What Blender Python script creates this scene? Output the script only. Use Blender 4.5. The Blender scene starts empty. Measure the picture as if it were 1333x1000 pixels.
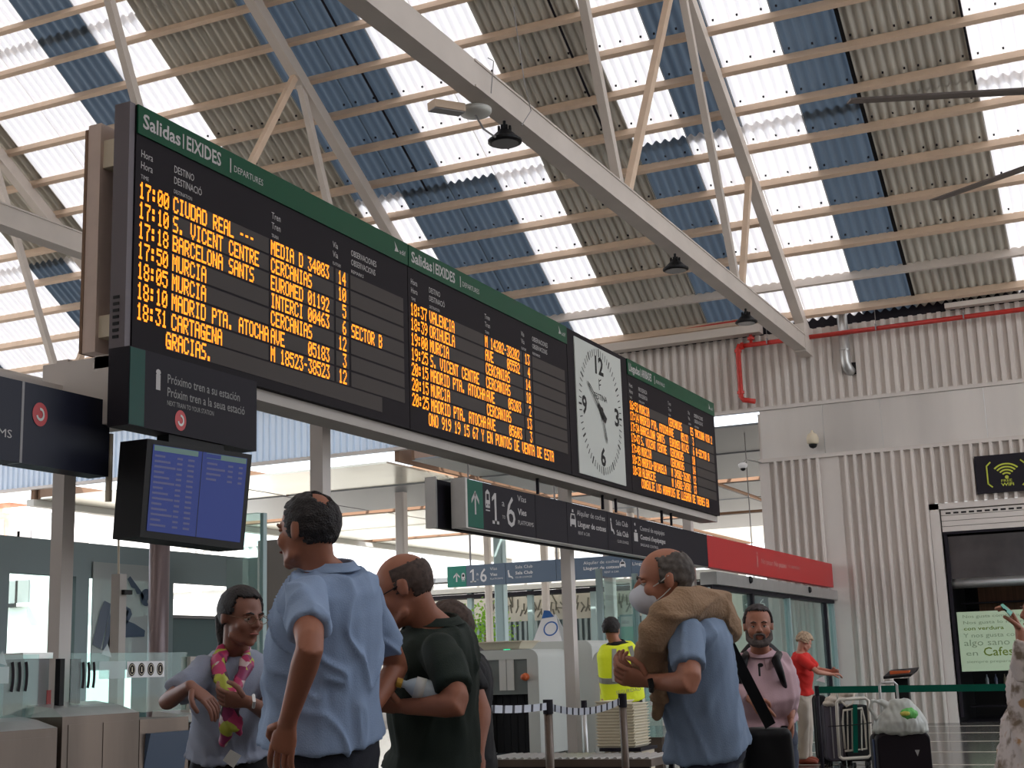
import bpy, bmesh, math, random
from mathutils import Vector as V, Matrix, noise
random.seed(7)
sc = bpy.context.scene
COL = sc.collection
# ---------------------------------------------------------------- camera
CAM = V((0, 0, 1.35)); FPX = 1810.0
YAW, PITCH, ROLL = [math.radians(a) for a in (24.83, 11.49, -1.893)]
FW = V((-math.sin(YAW)*math.cos(PITCH), math.cos(YAW)*math.cos(PITCH), math.sin(PITCH)))
_r = FW.cross(V((0, 0, 1))).normalized(); _u = _r.cross(FW)
RT = _r*math.cos(ROLL) + _u*math.sin(ROLL); UP = _u*math.cos(ROLL) - _r*math.sin(ROLL)
cam = bpy.data.objects.new('camera', bpy.data.cameras.new('camera')); COL.objects.link(cam)
cam.data.sensor_width = 36; cam.data.lens = FPX/1333*36; cam.data.clip_end = 400
cam.matrix_world = Matrix(((RT.x, UP.x, -FW.x, CAM.x), (RT.y, UP.y, -FW.y, CAM.y), (RT.z, UP.z, -FW.z, CAM.z), (0, 0, 0, 1)))
sc.camera = cam
# ---------------------------------------------------------------- sky, sun, exposure
w = bpy.data.worlds.new('world'); sc.world = w; w.use_nodes = True
nt = w.node_tree; bg = nt.nodes['Background']
sky = nt.nodes.new('ShaderNodeTexSky'); sky.sky_type = 'NISHITA'; sky.sun_disc = False
sky.sun_elevation = math.radians(48); sky.sun_rotation = math.radians(150); sky.dust_density = 3.0; sky.air_density = 1.0
mx = nt.nodes.new('ShaderNodeMix'); mx.data_type = 'RGBA'; mx.inputs[0].default_value = 0.55
nt.links.new(sky.outputs[0], mx.inputs[6]); mx.inputs[7].default_value = (9.0, 9.2, 9.6, 1)
nt.links.new(mx.outputs[2], bg.inputs[0]); bg.inputs[1].default_value = 0.20
sl = bpy.data.lights.new('sun', 'SUN'); sl.energy = 6.0; sl.angle = math.radians(0.6); sl.color = (1, .95, .88)
so = bpy.data.objects.new('sun', sl); COL.objects.link(so)
so.rotation_euler = V((-0.35, 0.62, -0.76)).to_track_quat('-Z', 'Y').to_euler()
sc.view_settings.view_transform = 'Standard'; sc.view_settings.look = 'None'
sc.view_settings.gamma = 1; sc.view_settings.use_curve_mapping = False
sc.view_settings.exposure = 0.85
try:
    sc.cycles.max_bounces = 8; sc.cycles.transparent_max_bounces = 16; sc.cycles.sample_clamp_indirect = 6
except Exception: pass

# ---------------------------------------------------------------- helpers
def ray(px, py): return FW + RT*((px-666.5)/FPX) - UP*((py-500)/FPX)
def at(px, py, ax, val):
    d = ray(px, py); i = 'xyz'.index(ax); return CAM + d*((val-CAM[i])/d[i])
def pd(px, py, d): return CAM + ray(px, py)*d
def rgb(r, g, b):
    f = lambda c: ((c/255+.055)/1.055)**2.4 if c > 10 else c/255/12.92
    return (f(r), f(g), f(b))
MATS = {}
def mat(name, col, rough=.6, metal=0, var=0, scale=8, bump=0, stretch=None, emit=None, trans=None, alpha=None, spec=None, bscale=None, col2=None):
    if name in MATS: return MATS[name]
    m = bpy.data.materials.new(name); m.use_nodes = True; n = m.node_tree; b = n.nodes['Principled BSDF']
    b.inputs['Base Color'].default_value = (*col, 1); b.inputs['Roughness'].default_value = rough; b.inputs['Metallic'].default_value = metal
    if spec is not None: b.inputs['Specular IOR Level'].default_value = spec
    if var or bump or col2:
        tc = n.nodes.new('ShaderNodeTexCoord'); mp = n.nodes.new('ShaderNodeMapping'); n.links.new(tc.outputs['Object'], mp.inputs[0])
        if stretch: mp.inputs['Scale'].default_value = stretch
        nz = n.nodes.new('ShaderNodeTexNoise'); nz.inputs['Scale'].default_value = scale; nz.inputs['Detail'].default_value = 5
        n.links.new(mp.outputs[0], nz.inputs['Vector'])
        if var or col2:
            r = n.nodes.new('ShaderNodeValToRGB'); e = r.color_ramp.elements
            c1 = [max(0, c*(1-var)) for c in col]; c2 = list(col2) if col2 else [min(1, c*(1+var)) for c in col]
            e[0].position = .32; e[1].position = .68; e[0].color = (*c1, 1); e[1].color = (*c2, 1)
            n.links.new(nz.outputs['Fac'], r.inputs[0]); n.links.new(r.outputs[0], b.inputs['Base Color'])
        if bump:
            nb = n.nodes.new('ShaderNodeTexNoise'); nb.inputs['Scale'].default_value = bscale or scale*3; n.links.new(mp.outputs[0], nb.inputs['Vector'])
            bp = n.nodes.new('ShaderNodeBump'); bp.inputs['Strength'].default_value = bump; bp.inputs['Distance'].default_value = .02
            n.links.new(nb.outputs['Fac'], bp.inputs['Height']); n.links.new(bp.outputs[0], b.inputs['Normal'])
    if emit:
        b.inputs['Emission Color'].default_value = (*emit[0], 1); b.inputs['Emission Strength'].default_value = emit[1]
    out = n.nodes['Material Output']
    if trans:                                   # translucent sheet: share of light passed diffusely
        t = n.nodes.new('ShaderNodeBsdfTranslucent'); t.inputs[0].default_value = (*trans[0], 1)
        ms = n.nodes.new('ShaderNodeMixShader'); ms.inputs[0].default_value = trans[1]
        n.links.new(b.outputs[0], ms.inputs[1]); n.links.new(t.outputs[0], ms.inputs[2]); n.links.new(ms.outputs[0], out.inputs[0])
    if alpha is not None:                       # clear pane: tinted transparency with a fresnel sheen
        t = n.nodes.new('ShaderNodeBsdfTransparent'); t.inputs[0].default_value = (*col, 1)
        g = n.nodes.new('ShaderNodeBsdfGlossy'); g.inputs['Roughness'].default_value = .03
        lw = n.nodes.new('ShaderNodeLayerWeight'); lw.inputs[0].default_value = .5; pw = n.nodes.new('ShaderNodeMath'); pw.operation = 'POWER'; pw.inputs[1].default_value = 4
        n.links.new(lw.outputs['Facing'], pw.inputs[0]); fr = n.nodes.new('ShaderNodeMath'); fr.operation = 'MULTIPLY_ADD'; fr.inputs[1].default_value = .6; fr.inputs[2].default_value = .03; n.links.new(pw.outputs[0], fr.inputs[0])
        m1 = n.nodes.new('ShaderNodeMixShader'); n.links.new(fr.outputs[0], m1.inputs[0]); n.links.new(t.outputs[0], m1.inputs[1]); n.links.new(g.outputs[0], m1.inputs[2])
        d = n.nodes.new('ShaderNodeBsdfDiffuse'); d.inputs[0].default_value = (*col, 1)
        m2 = n.nodes.new('ShaderNodeMixShader'); m2.inputs[0].default_value = alpha
        n.links.new(m1.outputs[0], m2.inputs[1]); n.links.new(d.outputs[0], m2.inputs[2]); n.links.new(m2.outputs[0], out.inputs[0])
    MATS[name] = m; return m

def root_loc(p):
    while p is not None and p.parent is not None: p = p.parent
    return p.location.copy() if p is not None else V((0, 0, 0))
class MB:
    def __init__(s): s.v = []; s.f = []; s.mi = []; s.cur = 0
    def face(s, ids): s.f.append(ids); s.mi.append(s.cur)
    def quad(s, *p):
        o = len(s.v); s.v += [tuple(a) for a in p]; s.face(tuple(range(o, o+len(p)))); return s
    def hexa(s, c):                                   # 8 corners: bottom ring, top ring
        o = len(s.v); s.v += [tuple(a) for a in c]
        for q in ((0, 3, 2, 1), (4, 5, 6, 7), (0, 1, 5, 4), (1, 2, 6, 5), (2, 3, 7, 6), (3, 0, 4, 7)): s.face(tuple(o+i for i in q))
        return s
    def box(s, a, b):
        x0, y0, z0 = [min(a[i], b[i]) for i in range(3)]; x1, y1, z1 = [max(a[i], b[i]) for i in range(3)]
        return s.hexa([(x0, y0, z0), (x1, y0, z0), (x1, y1, z0), (x0, y1, z0), (x0, y0, z1), (x1, y0, z1), (x1, y1, z1), (x0, y1, z1)])
    def beam(s, p0, p1, w, h, up=V((0, 0, 1))):
        p0 = V(p0); p1 = V(p1); d = (p1-p0).normalized(); a = d.cross(up).normalized(); b = a.cross(d)
        a *= w/2; b *= h/2
        return s.hexa([p0-a-b, p0+a-b, p1+a-b, p1-a-b, p0-a+b, p0+a+b, p1+a+b, p1-a+b])
    def loft(s, rings, cap=True):
        n = len(rings[0]); o = len(s.v)
        for r in rings: s.v += [tuple(p) for p in r]
        for i in range(len(rings)-1):
            for j in range(n):
                a = o+i*n+j; b = o+i*n+(j+1) % n; s.face((a, b, b+n, a+n))
        if cap: s.face(tuple(o+j for j in reversed(range(n)))); e = o+(len(rings)-1)*n; s.face(tuple(e+j for j in range(n)))
        return s
    def tube(s, pts, r, n=8, cap=True, ends=False):
        pts = [V(p) for p in pts]; rs = r if isinstance(r, (list, tuple)) else [r]*len(pts)
        if ends:
            d0 = (pts[0]-pts[1]).normalized(); d1 = (pts[-1]-pts[-2]).normalized(); r0, r1 = rs[0], rs[-1]
            rs = [r0*.3, r0*.75]+list(rs)+[r1*.75, r1*.3]
            pts = [pts[0]+d0*r0*.95, pts[0]+d0*r0*.6]+pts+[pts[-1]+d1*r1*.6, pts[-1]+d1*r1*.95]
        rings = []; ref = None
        for i, p in enumerate(pts):
            t = (pts[min(i+1, len(pts)-1)]-pts[max(i-1, 0)]).normalized()
            if ref is None: ref = t.cross(V((0, 0, 1)) if abs(t.z) < .9 else V((1, 0, 0))).normalized()
            a = (ref-t*ref.dot(t)).normalized(); ref = a; b = t.cross(a)
            rings.append([p+(a*math.cos(2*math.pi*k/n)+b*math.sin(2*math.pi*k/n))*rs[i] for k in range(n)])
        return s.loft(rings, cap)
    def cyl(s, p0, p1, r, n=14, r1=None): return s.tube([p0, p1], [r, r if r1 is None else r1], n)
    def lathe(s, c, prof, n=18, axis=V((0, 0, 1))):
        axis = V(axis).normalized(); a = axis.cross(V((0, 0, 1)) if abs(axis.z) < .9 else V((1, 0, 0))).normalized(); b = axis.cross(a); c = V(c)
        return s.loft([[c+axis*h+(a*math.cos(2*math.pi*k/n)+b*math.sin(2*math.pi*k/n))*max(r, 1e-4) for k in range(n)] for r, h in prof])
    def ell(s, c, r, fr=None, n=14, m=9):
        c = V(c); X, Y, Z = fr or (V((1, 0, 0)), V((0, 1, 0)), V((0, 0, 1)))
        if not isinstance(r, (list, tuple)): r = (r, r, r)
        rings = []
        for i in range(m):
            th = math.pi*(i+.35)/(m-1+.7); z = -math.cos(th); q = math.sin(th)
            rings.append([c+X*(r[0]*q*math.cos(2*math.pi*k/n))+Y*(r[1]*q*math.sin(2*math.pi*k/n))+Z*(r[2]*z) for k in range(n)])
        return s.loft(rings)
    def rbox(s, a, b, r=.03, n=4, ax=2):              # box with rounded vertical (ax) edges
        lo = [min(a[i], b[i]) for i in range(3)]; hi = [max(a[i], b[i]) for i in range(3)]
        i, j = [k for k in range(3) if k != ax]
        prof = []
        for cx, cy, a0 in ((hi[i]-r, hi[j]-r, 0), (lo[i]+r, hi[j]-r, 90), (lo[i]+r, lo[j]+r, 180), (hi[i]-r, lo[j]+r, 270)):
            for k in range(n+1):
                t = math.radians(a0+90*k/n); prof.append((cx+r*math.cos(t), cy+r*math.sin(t)))
        rings = []
        for h in (lo[ax], hi[ax]):
            ring = []
            for p, q in prof:
                c = [0, 0, 0]; c[i] = p; c[j] = q; c[ax] = h; ring.append(c)
            rings.append(ring)
        return s.loft(rings)
    def build(s, name, m=None, parent=None, smooth=False, **tags):
        me = bpy.data.meshes.new(name); o = root_loc(parent)
        me.from_pydata([(a[0]-o.x, a[1]-o.y, a[2]-o.z) for a in s.v], [], s.f); me.update()
        for mm in (m if isinstance(m, (list, tuple)) else [m]): me.materials.append(mm)
        if any(s.mi): me.polygons.foreach_set('material_index', s.mi)
        fixn(me)
        if smooth: me.polygons.foreach_set('use_smooth', [True]*len(me.polygons))
        if smooth == 'auto':
            for p in me.polygons: p.use_smooth = len(p.vertices) == 4
        ob = bpy.data.objects.new(name, me); COL.objects.link(ob); ob.parent = parent
        tag(ob, **tags); return ob
def fixn(me):
    bm = bmesh.new(); bm.from_mesh(me); bmesh.ops.recalc_face_normals(bm, faces=bm.faces); bm.to_mesh(me); bm.free()
def tag(ob, label=None, cat=None, group=None, kind=None):
    if label: ob['label'] = label
    if cat: ob['category'] = cat
    if group: ob['group'] = group
    if kind: ob['kind'] = kind
    return ob
def thing(name, label, cat, loc, group=None, kind=None):
    o = bpy.data.objects.new(name, None); COL.objects.link(o); o.location = loc; o.empty_display_size = .1
    return tag(o, label, cat, group, kind)
def dup(o, loc=None, parent=None, label=None, rotz=None):
    c = o.copy(); COL.objects.link(c)
    if parent is not None: c.parent = parent
    if loc is not None: c.location = loc
    if rotz is not None: c.rotation_euler.z = rotz
    if label: c['label'] = label
    for ch in [x for x in list(bpy.data.objects) if x.parent == o]: dup(ch, None, c)
    return c
# text -> mesh lying on a plane. fr = (origin, U, W): U = reading direction, W = up; cap height h, width w (squeezed to fit)
def text(name, s, m, parent, org, U, W, h, w=None, right=False, bold=0, depth=.002, **tags):
    cu = bpy.data.curves.new('t', 'FONT'); cu.body = s; cu.size = 1; cu.extrude = 0; cu.offset = bold; cu.resolution_u = 2
    to = bpy.data.objects.new('t', cu); COL.objects.link(to)
    me = bpy.data.meshes.new_from_object(to); COL.objects.unlink(to); bpy.data.objects.remove(to); 
    xs = [v.co.x for v in me.vertices] or [0, 1]
    x0, x1 = min(xs), max(xs); sy = h/.69; sx = (w/(x1-x0)) if w else sy
    U = V(U); W = V(W); N = U.cross(W); org = V(org); o = root_loc(parent); off = (-(x1-x0)*sx if right else 0)
    for v in me.vertices:
        v.co = org + U*((v.co.x-x0)*sx+off) + W*(v.co.y*sy) + N*depth - o
    me.name = name; me.materials.clear(); me.materials.append(m); me.update()
    ob = bpy.data.objects.new(name, me); COL.objects.link(ob); ob.parent = parent; tag(ob, **tags)
    if name == 'lettering' and len(s) > 1: ob['kind'] = 'stuff'
    return ob
ORD = 'first second third fourth fifth sixth seventh eighth ninth tenth eleventh twelfth thirteenth fourteenth fifteenth'.split()
EY = V((0, 1, 0)); EZ = V((0, 0, 1)); EX = V((1, 0, 0))
def plan(mb, org, U, W, pts, d=.002):                 # flat polygon on a plane
    org = V(org); N = U.cross(W)*d
    mb.quad(*[org+U*p[0]+W*p[1]+N for p in pts]); return mb
def arcband(mb, org, U, W, c, r, t, a0, a1, n=14, d=.003, sx=1):
    for k in range(n):
        a = math.radians(a0+(a1-a0)*k/n); b = math.radians(a0+(a1-a0)*(k+1)/n)
        plan(mb, org, U, W, [(c[0]+sx*r*math.cos(a), c[1]+r*math.sin(a)), (c[0]+sx*(r+t)*math.cos(a), c[1]+(r+t)*math.sin(a)), (c[0]+sx*(r+t)*math.cos(b), c[1]+(r+t)*math.sin(b)), (c[0]+sx*r*math.cos(b), c[1]+r*math.sin(b))], d)
def disc(mb, org, U, W, c, r, n=24, d=.002, sx=1): plan(mb, org, U, W, [(c[0]+sx*r*math.cos(2*math.pi*k/n), c[1]+r*math.sin(2*math.pi*k/n)) for k in range(n)], d)

# ---------------------------------------------------------------- materials
M = dict(
 grey_sheet=mat('grey_sheet', (.52, .50, .44), .85, var=.12, scale=3, stretch=(1, .2, .2)),
 blue_sheet=mat('blue_sheet', (.11, .14, .17), .7, var=.3, scale=1.5, stretch=(3, .15, .15), trans=((.09, .13, .18), .16)),
 white_sheet=mat('white_sheet', (.85, .83, .82), .6, trans=((.95, .93, .93), .31)),
 purlin=mat('purlin', (.62, .47, .35), .7, var=.06, scale=3),
 truss=mat('truss', (.56, .50, .45), .6, var=.05, scale=2),
 steelbeam=mat('steelbeam', (.46, .42, .38), .6, var=.06, scale=2),
 wall=mat('wall', (.64, .59, .55), .5, var=.05, scale=1.2, stretch=(1, 1, .2)),
 wallpanel=mat('wallpanel', (.62, .575, .54), .45, var=.04, scale=1),
 silver=mat('silver', (.66, .64, .62), .32, .55, var=.12, scale=.8, stretch=(1, 1, .15), bump=.12, bscale=.9),
 dark=mat('dark', (.012, .009, .012), .55, spec=.10), darkgrey=mat('darkgrey', (.020, .018, .024), .55, spec=.12),
 black=mat('black', (.006, .006, .007), .55, spec=.25), green=mat('green', (.001, .062, .026), .35, spec=.15),
 teal=mat('teal', (.0, .10, .065), .4, spec=.2), white=mat('white', (.8, .8, .8), .5), offwhite=mat('offwhite', (.62, .62, .58), .6),
 grey=mat('grey', (.25, .24, .24), .5), ledpanel=mat('ledpanel', (.055, .046, .042), .5, spec=.15),
 led=mat('led', (.9, .3, .0), .6, emit=((1.0, .235, .006), 1.0)), caption=mat('caption', (.46, .44, .43), .6),
 red=mat('red', (.45, .012, .015), .4), redpipe=mat('redpipe', (.55, .03, .02), .4, var=.1),
 clockface=mat('clockface', (.52, .54, .50), .5), col=mat('col', (.62, .57, .53), .5, var=.03, scale=2),
 floor=mat('floor', (.10, .095, .09), .16, var=.25, scale=2), joint=mat('joint', (.6, .55, .48), .4),
 glass=mat('glass', (.90, .97, .96), alpha=.03), glassg=mat('glassg', (.80, .93, .91), alpha=.04), frost=mat('frost', (.75, .85, .84), alpha=.5),
 alu=mat('alu', (.50, .50, .49), .35, .7, var=.04), aluteal=mat('aluteal', (.30, .40, .40), .45, .2), steel=mat('steel', (.13, .10, .08), .38, .5, var=.25, scale=2, stretch=(1, 1.6, .2)),
 signblue=mat('signblue', (.06, .09, .14), .35), navy=mat('navy', (.010, .012, .026), .5, spec=.3), yellow=mat('yellow', (.62, .60, .05), .6),
 ceilp=mat('ceilp', (.70, .70, .62), .25, .6, var=.12, scale=.7, bump=.15, bscale=1.2), ceild=mat('ceild', (.22, .235, .25), .4, .3), brown=mat('brown', (.22, .13, .08), .8),
 scanner=mat('scanner', (.60, .62, .58), .5), beige=mat('beige', (.66, .58, .44), .6), tray=mat('tray', (.72, .66, .52), .6),
)
# ================================================================ STRUCTURE
YW = 28.9; SL = .6354
def roofz(y): return 8.42+(YW-y)*SL if y > 12.9 else 8.42+(YW-12.9)*SL-(12.9-y)*SL
MB().quad((-32, -6, 0), (14, -6, 0), (14, YW+.3, 0), (-32, YW+.3, 0)).build('floor', M['floor'], kind='structure')
fl = bpy.data.objects['floor']
for y in (18.2, 20.5, 22.9, 25.3, 27.6): MB().box((-6, y-.03, 0), (10, y+.03, .004)).build('joint_strip', M['joint'], fl)
for x in (-4.6, -1.2, 2.2): MB().box((x-.01, -4, 0), (x+.01, YW, .003)).build('joint_strip', M['joint'], fl)
# roof sheets: corrugated, one object per sheet and row
ceil = thing('ceiling', None, None, (0, 0, 0), kind='structure')
XB = [-31.8, -30.7, -29.6, -28.5, -27.4, -26.3, -25.2, -24.1, -23.0, -21.9, -20.7, -19.6, -18.3, -17.1, -16.0, -14.9, -13.75, -12.65, -11.55, -10.45, -9.5, -8.5, -7.45, -6.35, -5.2, -4.1, -3.1, -2.1, -1.0, .1, 1.2, 2.3, 3.4, 4.5, 5.6, 6.7, 7.8, 8.9, 10.0]
#      colours of the sheets left to right: upper rows, lowest row
UPR = 'gbwgbbwggbwwbwggbbwwggwbwbggwgbwbgwgbw'
LOR = 'gwgbwgbwwgbgwwgggwbwggbwwbggwgbwwgbwgb'
nn = len(XB)-1
UPR = list((UPR+'g'*nn)[:nn]); LOR = list((LOR+'g'*nn)[:nn])
def setc(lst, x0, x1, c):
    for i in range(nn):
        m = (XB[i]+XB[i+1])/2
        if x0 < m < x1: lst[i] = c
for a, b, c in ((-2.1, 0.2, 'w'), (-4.1, -2.1, 'g'), (-5.2, -4.1, 'b'), (-6.35, -5.2, 'w'), (-7.45, -6.35, 'b'), (-8.5, -7.45, 'w'), (-10.45, -8.5, 'g'), (-12.65, -10.45, 'w'), (-14.9, -12.65, 'b'), (-17.1, -14.9, 'g'), (-18.3, -17.1, 'w'), (-19.6, -18.3, 'b'), (-21.9, -19.6, 'w'), (-24.1, -21.9, 'g')): setc(UPR, a, b, c)
for a, b, c in ((-2.1, 0.2, 'w'), (-4.1, -2.1, 'g'), (-5.2, -4.1, 'b'), (-7.45, -5.2, 'w'), (-8.5, -7.45, 'b'), (-10.45, -8.5, 'g'), (-11.55, -10.45, 'w'), (-13.75, -11.55, 'b'), (-14.9, -13.75, 'w'), (-17.1, -14.9, 'g'), (-18.3, -17.1, 'w'), (-20.7, -18.3, 'b'), (-23, -20.7, 'w'), (-24.1, -23, 'b'), (-26.3, -24.1, 'w')): setc(LOR, a, b, c)
CM = {'g': M['grey_sheet'], 'b': M['blue_sheet'], 'w': M['white_sheet']}
rows = [(24.45, 29.05, LOR, 0), (19.9, 24.6, UPR, .03), (15.3, 20.05, UPR, .06), (12.9, 15.45, UPR, .09)]
def sheet(x0, x1, ya, yb, zo, m):
    waves = 6; k = waves*6; amp = .038; rings = []
    mb = MB(); x1 += .02
    for i in range(k+1):
        x = x0+(x1-x0)*i/k; dz = amp*math.cos(2*math.pi*i/6+math.pi)
        mb.v += [(x, ya, roofz(ya)+dz+zo), (x, yb, roofz(yb)+dz+zo)]
        if i: a = 2*i; mb.face((a-2, a-1, a+1, a))
    return mb
for r, (ya, yb, cs, zo) in enumerate(rows):
    for i in range(nn):
        o = sheet(XB[i], XB[i+1], ya, yb, zo, None).build('roof_sheet', CM[cs[i]], ceil, smooth=True)
        if cs[i] == 'w': o['label'] = 'white translucent corrugated sheet'
        if cs[i] == 'b': o['label'] = 'blue corrugated sheet'
# unseen far slope behind the viewer, sheets mostly opaque to dim the foreground
for r, (ya, yb) in enumerate(((8.3, 12.9), (3.7, 8.4), (-.9, 3.8), (-5.5, -.8))):
    for i in range(0, nn, 2):
        sheet(XB[i], XB[min(i+2, nn)], ya, yb, .09-r*.03, None).build('roof_sheet', CM['w' if i % 10 == 4 else 'g'], ceil, smooth=True)
# black joints beside the blue strip
for x in (-4.1,): MB().beam((x, 14, roofz(14)-.03), (x, 28.7, roofz(28.7)-.03), .07, .03).build('joint_strip', M['black'], ceil)
for x in (-13.15, -8.95, -2.1): MB().beam((x, 19.9 if x > -10 else 14, roofz(19.9 if x > -10 else 14)-.035), (x, 24.5, roofz(24.5)-.035), .04, .02).build('joint_strip', M['darkgrey'], ceil)
PY = [28.62]+[27.11-.765*i for i in range(0, 19)]
for y in PY:
    z = roofz(y)-.11
    MB().beam((-31.8, y, z-.02), (10, y, z-.02), .09, .19, V((0, SL, 1)).normalized()).build('purlin', M['purlin'], ceil)
y = 27.86; z = roofz(y)-.13
MB().beam((-31.8, y, z), (10, y, z), .05, .24, V((0, SL, 1)).normalized()).build('purlin', M['truss'], ceil, label='grey steel channel purlin near the eaves')
for y in [12.9-.8-.9*i for i in range(18)]: MB().beam((-31.8, y, roofz(y)-.1), (10, y, roofz(y)-.1), .075, .15).build('purlin', M['purlin'], ceil)
for y in PY[1:8]:                       # bolts under the sheets
    b = MB()
    for i in range(nn):
        if XB[i] < -20 or XB[i] > 0: continue
        for f in (.12, .5, .88):
            x = XB[i]+(XB[i+1]-XB[i])*f; b.box((x-.016, y-.10, roofz(y-.1)-.055), (x+.016, y-.07, roofz(y-.1)-.02))
    b.build('bolt', M['darkgrey'], ceil, kind='stuff')
# trusses
def truss(x, nd, label, lamps=()):
    t = thing('roof_truss', label, 'truss', (x, YW, 7.66), 'roof trusses')
    zb = 7.79
    MB().beam((x, 29.0, zb), (x, 12.9, zb), .24, .33, EZ).box((x+.12, 12.9, zb-.165), (x+.135, 28.9, zb-.14)).box((x+.12, 12.9, zb+.14), (x+.135, 28.9, zb+.165)).build('bottom_chord', M['truss'], t)
    MB().beam((x, 12.9, zb), (x, -3.2, zb), .24, .33, EZ).build('bottom_chord', M['truss'], t)
    c = lambda y: (x, y, roofz(y)-.38)
    MB().beam(c(29.0), c(12.9), .20, .26, V((0, SL, 1)).normalized()).build('top_chord', M['truss'], t)
    MB().beam(c(-3.2), c(12.9), .20, .26, V((0, -SL, 1)).normalized()).build('top_chord', M['truss'], t)
    n1, n2 = nd
    W = M['truss']; wd = M['purlin']
    MB().beam((x, n2+.15, zb+.2), c(n2+1.25), .1, .13).build('web', wd, t)
    MB().beam((x, n2-.2, zb+.2), c(n1+3.3), .12, .14).build('web', W, t)
    MB().beam((x, n1+.15, zb+.2), c(n1+3.2), .1, .13).build('web', wd, t)
    MB().beam((x, n1-.2, zb+.2), c(13.2), .12, .14).build('web', W, t)
    MB().beam((x, 12.9, zb+.2), c(12.9), .12, .14).build('web', W, t)
    for a, b in ((12.7, 8), (3.5, 7.8), (3.2, 1)): MB().beam((x, a if a < 12 else 9, zb+.2), c(b), .12, .14).build('web', W, t)
    MB().box((x-.13, 28.2, zb-.2), (x+.13, 28.9, zb+.4)).build('gusset_plate', W, t)
    return t
truss(-6.42, (17.9, 23.8), 'cream steel roof truss crossing above the clock to the end wall, lamps under it')
truss(-14.3, (18.15, 23.8), 'cream steel roof truss passing behind the departures board')
truss(-22.2, (17.9, 23.8), 'cream steel roof truss at the far left edge of the hall')
truss(1.6, (17.9, 23.8), 'cream steel roof truss carrying the big ceiling fan')
# unseen rear and right walls, added to keep out sun and dim the people
MB().box((-32, -5.7, 0), (10.3, -5.4, 7.4)).build('shade_wall_rear', M['wall'], kind='structure')
MB().box((10, -5.4, 0), (10.3, 15, 8.4)).build('shade_wall_right', M['wall'], kind='structure')
# end wall -----------------------------------------------------------
wb = thing('wall_back', None, None, (0, YW, 0), kind='structure')
def ribsheet(x0, x1, z0, z1, y, pitch, rw, dep, name='wall_panel', m=None, par=None, flip=False, axis='x'):
    n = max(1, round((x1-x0)/pitch)); p = (x1-x0)/n; prof = []
    for i in range(n):
        a = x0+i*p; prof += [(a, 0), (a+p-rw-.03, 0), (a+p-rw-.018, dep), (a+p-.018, dep)]
    prof.append((x1, 0)); mb = MB()
    for k, (a, d) in enumerate(prof):
        if axis == 'x': mb.v += [(a, y-d, z0), (a, y-d, z1)]
        else: mb.v += [(y+d, a, z0), (y+d, a, z1)]
        if k: o = 2*k; mb.face((o-2, o, o+1, o-1))
    return mb.build(name, m or M['wall'], par)
X = -7.6
while X < 9.9:                                             # upper band z 6.6..8.3, also left of the corner
    ribsheet(X, X+.95, 6.62, 8.2, YW, .19, .075, .07, par=wb); X += .95
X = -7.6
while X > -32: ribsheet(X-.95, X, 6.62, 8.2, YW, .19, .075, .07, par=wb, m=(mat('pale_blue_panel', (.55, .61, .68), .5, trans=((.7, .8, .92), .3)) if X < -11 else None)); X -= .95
MB().box((-32, YW-.06, 6.55), (10, YW+.1, 6.63)).build('wall_trim', M['wallpanel'], wb)
MB().box((-11, YW+.02, 6.6), (10, YW+.15, 8.46)).build('backing', M['darkgrey'], wb)
MB().box((-20, 28.42, 8.18), (-7.3, 28.72, 8.36)).build('gutter', M['truss'], wb)
MB().box((-3.5, 28.6, 8.2), (10, 28.8, 8.3)).build('gutter', M['truss'], wb)
MB().box((-32, YW+.16, 8.1), (10, YW+.4, 8.5)).build('eaves_beam', M['darkgrey'], wb)
# silver band
for a, b in ((-7.55, -6.2), (-6.2, -5.0), (-5.0, -2.95), (-2.95, -1.2), (-1.2, .8), (.8, 3), (3, 6), (6, 10)):
    MB().box((a+.004, YW-.02, 5.50), (b-.004, YW+.1, 6.54)).build('metal_panel', M['silver'], wb)
MB().box((-7.62, YW-.09, 5.42), (10, YW+.1, 5.50)).build('wall_trim', M['wallpanel'], wb)
MB().box((-7.62, YW-.05, 0), (-7.4, YW+.1, 5.42)).build('corner_post', M['wallpanel'], wb)
MB().box((-6.33, YW-.03, 0), (-5.93, YW+.1, 5.42)).build('flat_panel', M['wallpanel'], wb)
ribsheet(-7.4, -6.33, 0, 5.42, YW, .178, .05, .095, par=wb)
ribsheet(-5.93, -5.0, 0, 5.42, YW, .188, .05, .095, par=wb)
ribsheet(-5.0, -4.2, 0, 5.42, YW, .188, .05, .095, par=wb)
X = -4.2
while X < 6: ribsheet(X, X+.95, 4.28, 5.42, YW, .19, .05, .095, par=wb); X += .95
MB().box((-4.2, YW-.06, 0), (-4.02, YW+.1, 4.28)).build('door_jamb', M['wallpanel'], wb)
MB().box((-4.2, YW-.06, 4.16), (6, YW+.1, 4.28)).build('door_head', M['wallpanel'], wb)
MB().box((6, YW, 0), (10, YW+.1, 6)).build('backing', M['wall'], wb)
MB().box((-4.02, YW+2.5, 0), (6, YW+2.6, 4.2)).build('backing', M['black'], wb)
MB().box((-4.1, YW+.1, 0), (-4.0, YW+2.5, 4.2)).build('backing', M['black'], wb)
MB().box((-4.1, YW+.1, 4.1), (6, YW+2.5, 4.2)).build('backing', M['black'], wb)
MB().box((-4.02, YW+.1, -.01), (6, YW+2.5, .004)).build('shop_floor', M['darkgrey'], wb)
MB().box((-7.62, YW+.1, 0), (-7.5, YW+4, 6.5)).build('return_wall', M['wall'], wb)
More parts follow.
